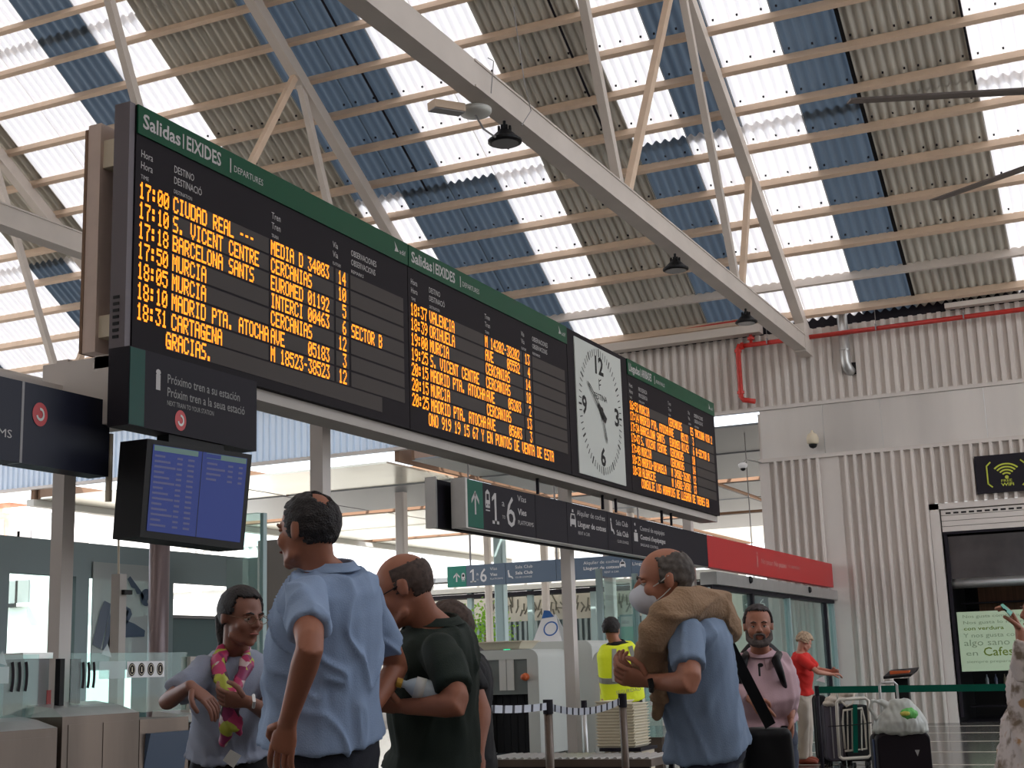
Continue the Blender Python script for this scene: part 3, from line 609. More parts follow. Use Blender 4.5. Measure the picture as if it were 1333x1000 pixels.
def one(par, org, U, W, h, m_):
    mb = MB(); plan(mb, org, U, W, [(.18*h, 0), (.32*h, 0), (.32*h, h), (.2*h, h), (.0, .84*h), (.0, .72*h), (.18*h, .82*h)]); plan(mb, org, U, W, [(0, 0), (.5*h, 0), (.5*h, .1*h), (0, .1*h)]); mb.build('numeral', m_, par)
def seat(par, org, U, W, s, m_):
    mb = MB(); disc(mb, org, U, W, (-.05*s, .2*s), .025*s, 12); plan(mb, org, U, W, [(-.07*s, .17*s), (-.03*s, .17*s), (.0, .07*s), (.06*s, .05*s), (.1*s, -.01*s), (.07*s, -.02*s), (.03*s, .02*s), (-.05*s, .03*s)]); mb.build('seat_symbol', m_, par)
T = lambda par, s, y, z, h, w_, m_=CP_, **k: text('lettering', s, m_, par, V((XS+.001, y, z)), EY, EZ, h, w_, **k)
one(ps, V((XS+.001, 12.87, 2.80)), EY, EZ, .32, CP_); T(ps, '6', 13.22, 2.80, .32, .21); T(ps, 'a', 13.11, 3.0, .07, .06); T(ps, 'TO', 13.11, 2.87, .035, .07)
T(ps, 'Vías', 13.50, 3.09, .065, .22); T(ps, 'Vies', 13.50, 2.945, .065, .22, bold=.02); T(ps, 'PLATFORMS', 13.50, 2.84, .045, .40)
car(ps, V((XS+.001, 15.03, 2.93)), EY, EZ, .85, CP_)
T(ps, 'Alquiler de coches', 15.16, 3.075, .065, .90); T(ps, 'Lloguer de cotxes', 15.18, 2.945, .065, .90, bold=.02); T(ps, 'RENT A CAR', 15.18, 2.85, .04, .36)
seat(ps, V((XS+.001, 16.3, 2.95)), EY, EZ, .8, CP_)
T(ps, 'Sala Club', 16.44, 3.06, .065, .42); T(ps, 'Sala Club', 16.45, 2.93, .065, .42, bold=.02); T(ps, 'CLUB LOUNGE', 16.46, 2.84, .035, .4)
mb = MB(); o = V((XS+.001, 17.15, 2.9)); plan(mb, o, EY, EZ, [(-.07, 0), (.07, 0), (.07, .11), (-.07, .11)]); plan(mb, o, EY, EZ, [(-.03, .12), (.03, .12), (.03, .15), (-.03, .15)]); disc(mb, o, EY, EZ, (-.02, .22), .02); mb.build('baggage_symbol', CP_, ps)
T(ps, 'Control de equipajes', 17.32, 3.055, .06, .98); T(ps, "Control d'equipatges", 17.32, 2.94, .06, 1.0, bold=.02); T(ps, 'BAGGAGE CONTROL', 17.32, 2.85, .035, .7)
MB().box((XS-.35, 12.12, ZB-.01), (XS-.25, 12.15, ZT+.02)).box((XS-.34, 12.15, ZB), (XS-.26, 20.2, ZT)).build('rear_panel', M['darkgrey'], ps)
MB().box((XS-.36, 12.10, ZB-.01), (XS-.24, 12.13, ZT+.02)).build('end_cap', M['alu'], ps)
for y in (13.95, 15.9, 16.35, 18.1, 18.5): MB().box((-6.2, y-.012, ZT), (-6.17, y+.012, Z0)).build('hanger_rod', M['darkgrey'], ps)
rs = thing('no_entry_sign', 'long red hanging sign above the sliding doors reading No pasar', 'sign', (XS, 20.3, ZB))
MB().box((XS-.14, 20.275, ZB), (XS, YW-.1, ZT)).build('panel', M['red'], rs)
rr = mat('red_caption', (.55, .22, .2), .6)
T(rs, 'No pasar', 23.3, 2.93, .09, .75, rr); T(rs, 'No passeu', 24.15, 2.93, .09, .85, rr, bold=.02); T(rs, 'NO TRESPASSING', 25.15, 2.95, .05, .85, rr)
mb = MB(); o = V((XS+.001, 23.05, 2.85)); disc(mb, o, EY, EZ, (0, .24), .025); plan(mb, o, EY, EZ, [(-.03, .2), (.03, .2), (.05, .1), (.02, .1), (.03, 0), (0, 0), (-.01, .09), (-.03, 0), (-.05, 0), (-.03, .11)]); mb.build('walker_symbol', rr, rs)
# ================================================================ LOWER LEVEL, DOORS, GATES
yat = lambda px, py=800, x=-6.23: at(px, py, 'x', x).y
dr = thing('door_1', None, None, (XS, 20.6, 0), kind='structure')
MB().box((XS-.2, 20.45, 2.47), (XS+.06, YW-.05, 2.66)).build('door_header', M['alu'], dr)
MB().box((XS-.2, 20.45, 2.40), (XS-.02, YW-.05, 2.47)).build('door_rail', M['darkgrey'], dr)
py_ = [yat(p) for p in (927, 984, 1031, 1078)]+[YW-.12]
for i, y in enumerate(py_):
    MB().box((XS-.12, y-.05, 0), (XS-.02, y+.05, 2.42)).build('door_post', M['aluteal'] if i % 2 == 0 else M['darkgrey'], dr)
for a, b in zip(py_, py_[1:]):
    MB().box((XS-.08, a+.05, .08), (XS-.07, b-.05, 2.40)).build('glass_pane', M['glassg'], dr)
    MB().box((XS-.11, a+.05, 0), (XS-.04, b-.05, .09)).build('kick_rail', M['aluteal'], dr)
for px, py in ((977, 755), (1054, 768)):
    p = at(px, py, 'x', XS+.07); MB().lathe(p-EX*.02, [(.06, 0), (.06, .03), (.04, .05)], 12, EX).build('door_sensor', M['black'], dr)
mb = MB(); p = at(1077, 803, 'x', XS-.05); plan(mb, p, EY, EZ, [(-.06, -.04), (.06, -.04), (.06, .05), (-.06, .05)]); mb.build('door_sticker', M['offwhite'], dr)
# small green sign beyond the doors
gs = thing('small_exit_sign', 'small green arrow sign with number 6 seen through the sliding doors', 'sign', (-9, 30, 2.4))
a = at(966, 775, 'y', 30.0); b = at(1001, 795, 'y', 30.0); c = at(983, 785, 'y', 30.0)
MB().box((a.x, 30.0, b.z), (c.x, 30.04, a.z)).build('green_panel', M['teal'], gs)
MB().box((c.x, 30.0, b.z), (b.x, 30.04, a.z)).build('panel', M['signblue'], gs)
text('lettering', '6', M['white'], gs, V((b.x-.2, 30.0, b.z+.06)), EX, EZ, .2, .13)
text('lettering', '<-', M['white'], gs, V((a.x+.05, 30.0, b.z+.1)), EX, EZ, .1, .15)
MB().box(((a.x+b.x)/2-.008, 30.01, a.z), ((a.x+b.x)/2+.008, 30.03, 6.3)).build('hanger_rod', M['grey'], gs)
# glass screens between door and scanners (partition line), thin posts
gp = thing('wall_left', None, None, (-7.4, 20, 0), kind='structure')
for y in (18.9, 20.4):
    MB().box((-7.5, y-.04, 0), (-7.42, y+.04, 2.7)).build('glass_post', M['aluteal'], gp)
for a, b in ((18.9, 20.4),): MB().box((-7.47, a+.04, .1), (-7.46, b-.04, 2.6)).build('glass_pane', M['glassg'], gp)
# outdoor ground, platforms, far fence and walls
MB().quad((-140, YW+.3, -.02), (60, YW+.3, -.02), (60, 160, -.02), (-140, 160, -.02)).quad((-140, -30, -.02), (-32, -30, -.02), (-32, YW+.3, -.02), (-140, YW+.3, -.02)).build('ground', mat('ground', (.42, .38, .33), .9, var=.15, scale=.3), kind='structure')
fw_ = thing('slatted_fence', 'grey green upright slatted fence across the tracks', 'fence', (-20, 52, 0))
yf = 52; a = at(600, 800, 'y', yf).x; b = at(900, 800, 'y', yf).x
zt = at(740, 806, 'y', yf).z
MB().box((a, yf+.05, 0), (b, yf+.1, zt)).build('backing', mat('fenceback', (.10, .13, .14), .8), fw_)
k = a
while k < b: MB().box((k, yf-.02, 0), (k+.11, yf+.05, zt)).build('slat', mat('fence', (.30, .37, .37), .7), fw_); k += .24
gw = thing('graffiti_wall', 'pale wall with dark scribbled graffiti above the slatted fence', 'wall', (-20, 53, zt))
z1 = at(740, 770, 'y', 53).z
MB().box((a-3, 53, 0), (b+4, 53.3, z1)).build('wall', mat('pale', (.72, .68, .58), .8, var=.12, scale=.6), gw)
mb = MB(); random.seed(3)
for i in range(46):
    x = a+.5+i*(b-a-1)/46; z = zt+.15+random.random()*.25; hgt = (z1-zt)*.55*random.uniform(.6, 1.2)
    mb.tube([(x, 52.99, z), (x+random.uniform(-.1, .25), 52.99, z+hgt*.5), (x+random.uniform(0, .3), 52.99, z+hgt*.4), (x+random.uniform(.0, .2), 52.99, z+hgt)], .035, 4)
mb.build('graffiti', mat('graffiti', (.25, .24, .2), .8), gw, kind='stuff')
# opposite platform canopies: long horizontal slabs
oc = thing('far_platform_roof', 'grey and white layered roofs of the far platforms', 'roof', (-20, 46, 3))
for k, (p0, p1, m_) in enumerate(((742, 748, 'ceild'), (752, 764, 'offwhite'), (766, 771, 'darkgrey'))):
    z0_ = at(740, p1, 'y', 48).z; z1_ = at(740, p0, 'y', 48).z
    MB().box((at(540, 750, 'y', 48).x, 48+k*.1, z0_), (at(960, 750, 'y', 48).x, 49+k*.1, z1_)).build('slab', M[m_], oc)
for px in (612, 690, 772, 838): 
    x = at(px, 760, 'y', 48.5).x; MB().box((x-.1, 48.4, 0), (x+.1, 48.6, 5)).build('post', M['aluteal'], oc)
# bushes beyond the platform
def bush(c, r, n, label):
    t = thing('shrub', label, 'shrub', c); mb = MB()
    for i in range(n):
        p = V((random.gauss(0, .45), random.gauss(0, .3), random.gauss(.1, .45)))*r+V(c); d = V((random.uniform(-1, 1), random.uniform(-1, 1), random.uniform(-.4, 1))).normalized(); s = d.orthogonal().normalized()
        L = .16*r; mb.quad(p, p+d*L*.5+s*L*.3, p+d*L, p+d*L*.5-s*L*.3)
    mb.build('foliage', mat('leaf', (.22, .42, .05), .6, trans=((.3, .6, .05), .4)), t, kind='stuff')
    MB().tube([(c[0], c[1], 0), (c[0], c[1], c[2])], .05, 6).build('stem', M['brown'], t)
bush(at(632, 823, 'y', 47), 1.0, 420, 'bright green shrub in front of the slatted fence')
bush(at(652, 835, 'y', 46), .6, 260, 'small green shrub right of the bright shrub')
bush(at(920, 780, 'y', 50), .8, 200, 'green shrub glimpsed behind the small green poster')
# ribbed sunlit facade at the left edge of the platforms (x = -29) and one parallel to the end wall
fa = thing('ribbed_facade', 'bright white ribbed facade beyond the platform canopy', 'facade', (-30, 45, 3))
x0 = -30.5
for i in range(11): ribsheet(47.5+i*2.6, 50.1+i*2.6, 3.4, 6.0, x0, .42, .12, .06, m=M['white'], par=fa, axis='y')
MB().box((x0-.3, 47.5, 0), (x0-.05, 76.1, 3.5)).build('base_wall', M['offwhite'], fa)
fb2 = thing('ribbed_building', 'low white ribbed building outside the left glass', 'building', (-24, 33, 0))
a = at(150, 760, 'y', 46); b = at(345, 760, 'y', 46)
for i in range(10): ribsheet(a.x+(b.x-a.x)*i/10, a.x+(b.x-a.x)*(i+1)/10, at(250, 770, 'y', 46).z, at(250, 718, 'y', 46).z, 46, .42, .14, .07, m=M['white'], par=fb2)
MB().box((a.x, 46.2, 0), (b.x, 46.4, at(250, 770, 'y', 46).z)).build('wall', mat('bldwall', (.72, .74, .72), .8), fb2)
MB().box((a.x-2, 45.9, at(250, 718, 'y', 46).z), (b.x, 50, at(250, 716, 'y', 46).z)).build('roof', M['white'], fb2)
for px in (256,): 
    x = at(px, 760, 'y', 45.5).x; MB().box((x-.15, 45.4, 0), (x+.15, 45.6, 5.2)).build('post', M['white'], fb2)
# sunlit town buildings far left
def bld(px0, px1, pyt, y, m_, label, wins, cat='building'):
    a = at(px0, pyt, 'y', y); b = at(px1, pyt, 'y', y); t = thing('apartment_building', label, cat, (a.x, y, 0))
    MB().box((a.x, y, 0), (b.x, y+8, a.z)).build('wall', m_, t)
    for i in range(wins):
        for j in range(2):
            x = a.x+(b.x-a.x)*(i+.5)/wins; z = a.z-1.6-j*2.8
            MB().box((x-.5, y-.05, z-.8), (x+.5, y+.05, z+.5)).build('window', M['grey'], t)
            MB().box((x-.9, y-.5, z-1.0), (x+.9, y, z-.8)).build('balcony', M['white'], t)
    MB().box((a.x-.2, y-.3, a.z), (b.x+.2, y+8, a.z+.25)).build('parapet', M['white'], t)
brick = mat('brickwall', (.62, .30, .20), .9, var=.2, scale=2)
bld(-60, 12, 662, 72, brick, 'brick and white apartment building at the far left edge', 3)
bld(12, 40, 668, 60, M['white'], 'white apartment building left of the column', 2)
bld(97, 118, 672, 60, M['white'], 'narrow white apartment building right of the column', 1)
bld(118, 160, 680, 84, mat('cream', (.7, .62, .5), .8), 'cream apartment building behind the hanging screen', 3)
# platform canopy (metal ceiling beyond the end wall)
cn = thing('platform_canopy', 'metal panelled platform canopy ceiling beyond the end wall', 'canopy', (-18, 40, 6.3))
xs_ = [(-28, -22.4), (-22.3, -16.9), (-16.2, -11.6), (-11.3, -7.0)]
ys_ = [(29.1, 32.75, 6.3, 'ceilp', 'ceild'), (32.75, 37.4, 6.27, 'ceild', 'ceild'), (38.6, 42.4, 6.3, 'ceilp', 'ceild'), (42.4, 46, 6.28, 'ceilp', 'ceild'), (47.2, 52, 6.3, 'ceilp', 'ceild'), (52, 60, 6.3, 'ceilp', 'ceilp')]
for (a, b, z, m1, m2) in ys_:
    for i, (x0, x1) in enumerate(xs_):
        MB().box((x0, a+.02, z), (x1, b-.02, z+.05)).build('ceiling_panel', M[m1 if i < 2 else m2], cn)
        MB().box((x0, a, z+.01), (x0+.08, b, z+.5)).build('panel_edge', M['brown'], cn)
for y in (32.7, 37.5, 38.5, 46.1, 47.1, 60):
    MB().box((-28, y-.06, 6.32), (-7, y+.06, 6.75)).build('canopy_beam', M['brown'], cn)
for y in (37.95, 46.6):
    for x in range(-28, -6, 1): MB().box((x, y-.5, 6.5), (x+.06, y+.5, 6.6)).build('joist', mat('joist', (.55, .42, .3), .7), cn)
for x in (-28.1, -16.55, -11.45): MB().box((x-.06, 29, 6.3), (x+.06, 60, 6.7)).build('canopy_beam', M['brown'], cn)
for y in range(30, 38): MB().box((-16.9, y, 6.55), (-16.2, y+.07, 6.62)).build('joist', MATS['joist'], cn)
for i in (2, 3):
    for a, b in ((37.45, 38.5), (46.1, 47.1)): MB().box((xs_[i][0]+1.2, a, 6.5), (xs_[i][1], b, 6.55)).build('cover_panel', M['ceild'], cn)
MB().box((-28.3, 29, 6.12), (-28.05, 60, 6.3)).build('fascia', M['offwhite'], cn)
for px, py, ph, w_ in ((522, 641, 0, .28), (634, 700, 0, .22), (650, 700, 0, .3), (708, 710, 0, .24), (793, 735, 0, .28), (725, 712, 0, .2), (824, 740, 0, .22)):
    p = at(px, py, 'z', 6.28) if px == 522 else at(px, py, 'y', {634: 44, 650: 36, 708: 46, 793: 36, 725: 58, 824: 44}[px])
    t = thing('platform_column', {522: 'cream round-cornered canopy column left of the platform sign', 634: 'sunlit white canopy column behind the blue hanging sign number', 650: 'grey green canopy column right of the number 6 on the blue sign', 708: 'bright white canopy column under the middle of the blue sign', 793: 'canopy column below the words Alquiler on the blue sign', 725: 'far canopy column just left of the white square column', 824: 'canopy column beside the masked man'}[px], 'column', (p.x, p.y, 0))
    MB().rbox((p.x-w_/2, p.y-w_/2, 0), (p.x+w_/2, p.y+w_/2, 6.3), .05).build('shaft', M['col'] if px != 650 else M['aluteal'], t, smooth=False)
    MB().box((p.x-w_/2-.1, p.y-w_/2-.1, 0), (p.x+w_/2+.1, p.y+w_/2+.1, .03)).build('base_plate', M['steel'], t)
# blue hanging sign beyond
YS = 29.7; KS = YS/24
bs = thing('hanging_direction_sign', 'blue hanging sign beyond the columns with green arrow and 1 a 6 Vías', 'sign', (-13, YS, 3.2)); 
a = at(582, 738, 'y', YS); b = at(607, 762, 'y', YS); zt, zb = a.z, a.z-.40*KS; xe = at(860, 735, 'y', YS).x; sb = mat('signlight', (.10, .15, .22), .35)
xsep = at(658, 740, 'y', YS).x; x3 = at(724, 740, 'y', YS).x
MB().box((a.x, YS, zb), (b.x, YS+.12, zt)).build('green_square', mat('teal2', (0, .25, .17), .4), bs)
for q0, q1 in ((b.x, xsep), (xsep, x3), (x3, at(822, 740, 'y', YS).x), (at(822, 740, 'y', YS).x, xe)): MB().box((q0+.006, YS, zb), (q1-.006, YS+.12, zt)).build('panel', sb, bs)
Wt = M['white']; X_ = lambda px: at(px, 745, 'y', YS).x
arrow(bs, V(((a.x+b.x)/2, YS-.002, zb+.12)), EX, EZ, .2, Wt)
train(bs, V((X_(603), YS-.002, zb+.13)), EX, EZ, .72, Wt)
tb = lambda s, px, z, h, w_, **k: text('lettering', s, Wt, bs, V((X_(px), YS-.002, zb+z*KS)), EX, EZ, h*KS, w_*KS, **k)
one(bs, V((X_(612), YS-.002, zb+.07*KS)), EX, EZ, .25*KS, Wt); tb('6', 625, .07, .25, .14, bold=.01); tb('a', 620, .2, .06, .05); tb('TO', 620, .1, .03, .05)
tb('Vías', 638, .28, .055, .15); tb('Vies', 638, .17, .055, .15, bold=.02); tb('PLATFORMS', 638, .10, .03, .27)
seat(bs, V((X_(664), YS-.002, zb+.13)), EX, EZ, .85, Wt)
tb('Sala Club', 671, .28, .055, .36); tb('Sala Club', 671, .17, .055, .36, bold=.02); tb('CLUB LOUNGE', 671, .10, .03, .34)
tb('Alquiler de coches', 760, .27, .055, .70); tb('Lloguer de cotxes', 760, .17, .055, .70, bold=.02); tb('RENT A CAR', 787, .09, .035, .28); tb('Lloguer', 824, .2, .055, .3)
car(bs, V((X_(811), YS-.002, zb+.22)), EX, EZ, .72, Wt)
for x in (a.x+.6, x3, xe-.5): MB().box((x-.02, YS+.05, zt), (x+.02, YS+.07, 6.3)).build('hanger_rod', M['grey'], bs)
# ---------------------------------------------------------------- luggage scanners
def scanner(px0, px1, y, z0, z1, label, dep=1.6, hole=True):
    a = at(px0, 880, 'y', y).x; b = at(px1, 880, 'y', y).x; t = thing('luggage_scanner', label, 'scanner', ((a+b)/2, y, 0))
    w_ = b-a; sc_ = M['scanner']
    if hole:
        e = w_*.17; zt_ = z1-.09
        # side cheeks and rounded hood around an open tunnel
        for q0, q1 in ((a, a+e), (b-e, b)): MB().box((q0, y, z0), (q1, y+dep, z1-.12)).build('side_panel', sc_, t)
        prof = []
        for k in range(9):
            tt = math.pi/2*k/8; prof.append((b-.12+.12*math.sin(tt), z1-.12+.12*math.cos(tt)))
        pr2 = [(a+.12-.12*math.sin(math.pi/2*k/8), z1-.12+.12*math.cos(math.pi/2*k/8)) for k in range(9)][::-1]
        ring = pr2+prof; MB().loft([[(p[0], yy, p[1]) for p in ring] for yy in (y, y+dep)]).build('hood', sc_, t)
        MB().box((a+e, y+.02, z1-.55), (b-e, y+.06, z1-.10)).build('control_panel', mat('scangrey', (.16, .18, .17), .5), t)
        for q in (.34, .52): MB().box((a+e+(w_-2*e)*q, y+.005, z1-.50), (a+e+(w_-2*e)*(q+.16), y+.02, z1-.10)).build('warning_label', M['offwhite'], t)
        for q in (a+e*.9+.03, b-e*.9-.03): MB().lathe((q, y+.0, z1-.34), [(.045, 0), (.05, .03), (.03, .05), (.028, .07), (.04, .075), (.035, .1)], 12, -EY).build('stop_button', mat('orange', (.6, .12, .03), .4), t, smooth=True)
        MB().box((a+e, y+.3, z0), (b-e, y+.34, z1-.55)).build('tunnel_back', M['black'], t)
        for i in range(6):
            q = a+e+(w_-2*e)*i/6; MB().box((q+.004, y+.10, z0+.02), (q+(w_-2*e)/6-.004, y+.112, z1-.55)).build('curtain_strip', M['black'], t)
        MB().cyl((a+w_*.42, y+.2, z1), (a+w_*.42, y+.2, z1+.09), .045, 12).build('status_light', mat('glowgreen', (0, .3, .15), .4, emit=((.0, .8, .35), .9)), t)
    else:
        MB().rbox((a, y, z0), (b, y+dep, z1), .12, 5, ax=1).build('cabinet', sc_, t)
        MB().box(((a+b)/2-.004, y-.004, z0+.05), ((a+b)/2+.004, y, z1-.2)).build('seam', M['grey'], t)
        MB().box((a+.05, y-.01, z0-.1), (b-.05, y+dep-.1, z0+.02)).build('plinth', M['darkgrey'], t)
    for q in (a+.08, b-.08): MB().cyl((q, y+.1, 0), (q, y+.1, z0+.02), .03, 8).build('foot', M['darkgrey'], t)
    return t
scanner(617, 701, 16.1, .28, 1.56, 'white luggage scanner with black tunnel and orange stop buttons')
scanner(690, 772, 17.1, .2, 1.66, 'tall white scanner cabinet behind the square column', hole=False)
scanner(772, 803, 15.2, .2, 1.50, 'narrow white scanner housing beside the security guard', hole=False, dep=.9)
MB_ = thing('scanner_hood', 'grey rounded scanner hood farther back by the bushes', 'scanner', (-9, 19, 0))
a = at(598, 840, 'y', 19).x; b = at(640, 840, 'y', 19).x
MB().rbox((a, 19, .3), (b, 20.3, 1.66), .15, 5, ax=1).build('hood', mat('hoodgrey', (.18, .16, .17), .5), MB_); MB().box((a+.1, 19.1, 0), (b-.1, 20.2, .3)).build('plinth', M['darkgrey'], MB_)
# tray lying on the scanner, folded notice with blue ring
t = thing('security_tray', 'cream tray lying on top of the tunnel scanner', 'tray', (-8, 16.3, 1.57))
a = at(625, 840, 'y', 16.2).x; b = at(680, 840, 'y', 16.2).x
MB().hexa([(a+.05, 16.2, 1.57), (b-.05, 16.2, 1.57), (b-.05, 16.6, 1.57), (a+.05, 16.6, 1.57), (a-.02, 16.13, 1.66), (b+.02, 16.13, 1.66), (b+.02, 16.67, 1.66), (a-.02, 16.67, 1.66)]).build('tray_body', M['tray'], t)
MB().box((a-.04, 16.11, 1.655), (b+.04, 16.69, 1.67)).build('rim', M['beige'], t)
nt_ = thing('folded_notice', 'white folded notice with a blue ring standing on the scanner cabinet', 'notice', (-7.9, 17.3, 1.66))
c = at(716, 833, 'y', 17.3); s_ = .21
MB().hexa([(c.x-s_, 17.2, 1.66), (c.x+s_, 17.2, 1.66), (c.x+s_, 17.21, 1.66), (c.x-s_, 17.21, 1.66), (c.x-s_*.5, 17.34, 2.02), (c.x+s_*.35, 17.34, 2.02), (c.x+s_*.35, 17.35, 2.02), (c.x-s_*.5, 17.35, 2.02)]).build('front_leaf', M['white'], nt_)
MB().hexa([(c.x-s_, 17.49, 1.66), (c.x+s_, 17.49, 1.66), (c.x+s_, 17.5, 1.66), (c.x-s_, 17.5, 1.66), (c.x-s_*.5, 17.35, 2.02), (c.x+s_*.35, 17.35, 2.02), (c.x+s_*.35, 17.36, 2.02), (c.x-s_*.5, 17.36, 2.02)]).build('rear_leaf', M['white'], nt_)
nb = mat('ringblue', (.02, .12, .4), .5); W2 = V((0, .14, .36)).normalized(); mb = MB(); arcband(mb, V((c.x+.03, 17.27, 1.83)), EX, W2, (0, 0), .085, .02, 0, 360, 24, .004); mb.build('blue_ring', nb, nt_)
mb = MB(); plan(mb, V((c.x-.02, 17.34, 2.02)), EX, EZ, [(-.1, -.05), (.08, -.03), (.02, .05), (-.06, .06)], .02); mb.build('blue_tip', nb, nt_)
# conveyor table in front of scanners
cv = thing('roller_table', 'dark steel roller table in front of the luggage scanners', 'table', (-6.6, 11.5, 0))
p0 = at(648, 985, 'y', 11.6); p1 = at(868, 978, 'y', 11.6); zt = p0.z
MB().box((p0.x, 11.2, zt-.06), (p1.x, 11.9, zt)).build('bed_frame', M['steel'], cv)
for i in range(22):
    x = p0.x+.05+i*(p1.x-p0.x-.1)/21; MB().cyl((x, 11.24, zt-.005), (x, 11.86, zt-.005), .022, 8).build('roller', M['alu'], cv)
for x in (p0.x+.05, p1.x-.05):
    for y in (11.25, 11.85): MB().box((x-.02, y-.02, 0), (x+.02, y+.02, zt-.05)).build('leg', M['darkgrey'], cv)
MB().box((p0.x+.04, 11.22, zt-.42), (p1.x-.04, 11.24, zt-.06)).build('side_skirt', M['darkgrey'], cv)
# stacks of trays on a low stand
st = thing('tray_stand', 'low cream stand carrying the stacked security trays', 'stand', (-5, 12.6, 0))
yS = 12.0; a = at(775, 940, 'y', yS); b = at(807, 940, 'y', yS); z0s = at(790, 974, 'y', yS).z
a2 = at(809, 940, 'y', yS); b2 = at(826, 940, 'y', yS)
MB().box((at(785, 975, 'y', yS).x, yS+.05, 0), (at(832, 975, 'y', yS).x, yS+.4, z0s-.01)).build('box', M['beige'], st)
MB().box((at(780, 975, 'y', yS).x, yS, z0s-.03), (at(834, 975, 'y', yS).x, yS+.45, z0s-.002)).build('top', M['darkgrey'], st)
def tray_stack(xa, xb, n, zt_, grp, label):
    dz = (zt_-z0s)/n; proto = None
    for i in range(n):
        z = z0s+i*dz
        if proto is None:
            proto = thing('security_tray', (label % 'x').replace('x from the top', 'lowest one'), 'tray', (xa, yS, z), grp)
            MB().hexa([(xa+.02, yS+.02, z), (xb-.02, yS+.02, z), (xb-.02, yS+.38, z), (xa+.02, yS+.38, z), (xa+.005, yS+.005, z+dz*.7), (xb-.005, yS+.005, z+dz*.7), (xb-.005, yS+.395, z+dz*.7), (xa+.005, yS+.395, z+dz*.7)]).build('tray_body', M['tray'], proto)
            MB().box((xa, yS, z+dz*.7), (xb, yS+.4, z+dz*.97)).build('rim', M['tray'], proto)
        else: q = dup(proto, V((xa+random.uniform(-.004, .004), yS, z))); q['label'] = label % ORD[n-1-i]
tray_stack(a.x, b.x, 15, at(790, 913, 'y', yS).z, 'stacked security trays, left stack', 'cream security tray in the wide stack by the guard, %s from the top')
tray_stack(a2.x, b2.x, 15, at(818, 916, 'y', yS).z, 'stacked security trays, right stack', 'cream security tray in the narrow right-hand stack, %s from the top')
# barrier posts and belts
def bpost(px, py, d, label, r=.032, m_='steel'):
    p = pd(px, py, d); t = thing('barrier_post', label, 'post', (p.x, p.y, 0))
    MB().cyl((p.x, p.y, .02), (p.x, p.y, p.z), r, 14).build('pole', M[m_], t, smooth='auto')
    MB().lathe((p.x, p.y, 0), [(.16, 0), (.16, .015), (.05, .04), (r, .05)], 20).build('base', M['darkgrey'], t)
    MB().cyl((p.x, p.y, p.z-.10), (p.x, p.y, p.z), r*1.15, 14).build('head', M['darkgrey'], t)
    return p
q1 = bpost(713, 911, 10.0, 'dark steel barrier post in front of the tunnel scanner')
q2 = bpost(810, 903, 10.4, 'steel barrier post in front of the tray stacks', .028)
bpost(760, 912, 13.4, 'thin silver barrier post right of the square column', .025, 'alu')
def belt(pts, w_, m_, label, marks=None, name='barrier_belt'):
    t = thing(name, label, 'belt', pts[0])
    mb = MB(); o = []
    for i in range(len(pts)-1):
        p, q = V(pts[i]), V(pts[i+1]); d = (q-p).normalized(); n = d.cross(EZ).normalized()*.002
        mb.hexa([p-n-EZ*w_, q-n-EZ*w_, q+n-EZ*w_, p+n-EZ*w_, p-n, q-n, q+n, p+n])
    mb.build('webbing', m_, t)
    if marks:
        tot = len(pts)-1
        for i in range(tot):
            if i % 2: continue
            p, q = V(pts[i]), V(pts[i+1]); d = q-p; n = d.cross(EZ).normalized()*.004
            k = MB(); k.hexa([p-n-EZ*w_, p+d*.45-n-EZ*w_, p+d*.45+n-EZ*w_, p+n-EZ*w_, p+d*.1-n, p+d*.55-n, p+d*.55+n, p+d*.1+n]); k.build('printed_mark', M['navy'], t)
        txt = bpy.data.objects.new
    return t
def sag(a, b, n, s): return [a.lerp(b, i/n)-EZ*(s*4*(i/n)*(1-i/n)) for i in range(n+1)]
bw = mat('beltwhite', (.55, .58, .64), .6)
belt(sag(q1-EZ*.02, q2-EZ*.02, 26, .06), .05, bw, 'white belt with dark marks between the two steel posts', True)
q0 = pd(640, 918, 9.0); belt(sag(q0, q1-EZ*.02, 12, .01), .05, bw, 'white belt with dark marks running left behind the men', True)
gA = at(1063, 894, 'y', 14.9); gB = at(1400, 889, 'y', 14.9)
belt(sag(gA, gB, 8, .0), .07, M['teal'], 'long green barrier belt in front of the end wall')
bpost(1063, 893, (gA-CAM).dot(FW), 'slim post holding the left end of the green belt', .02, 'darkgrey')
# info plate post near suitcases
P = at(1172, 880, 'y', 17.0); ipost = thing('leaflet_stand', 'black leaflet stand with a tilted tray by the green belt', 'stand', (P.x, P.y, 0))
MB().box((P.x-.08, 17.0, .02), (P.x+.08, 17.1, P.z-.03)).build('post', M['black'], ipost); MB().box((P.x-.2, 16.85, 0), (P.x+.2, 17.25, .03)).build('base', M['black'], ipost)
MB().hexa([(P.x-.16, 16.8, P.z-.03), (P.x+.15, 16.8, P.z-.01), (P.x+.17, 17.2, P.z+.05), (P.x-.12, 17.2, P.z+.03), (P.x-.16, 16.8, P.z), (P.x+.17, 16.8, P.z+.02), (P.x+.19, 17.2, P.z+.09), (P.x-.14, 17.2, P.z+.07)]).build('tray', M['black'], ipost)
MB().box((P.x-.1, 16.9, P.z+.02), (P.x+.12, 17.0, P.z+.06)).build('leaflets', MATS['orange'], ipost)
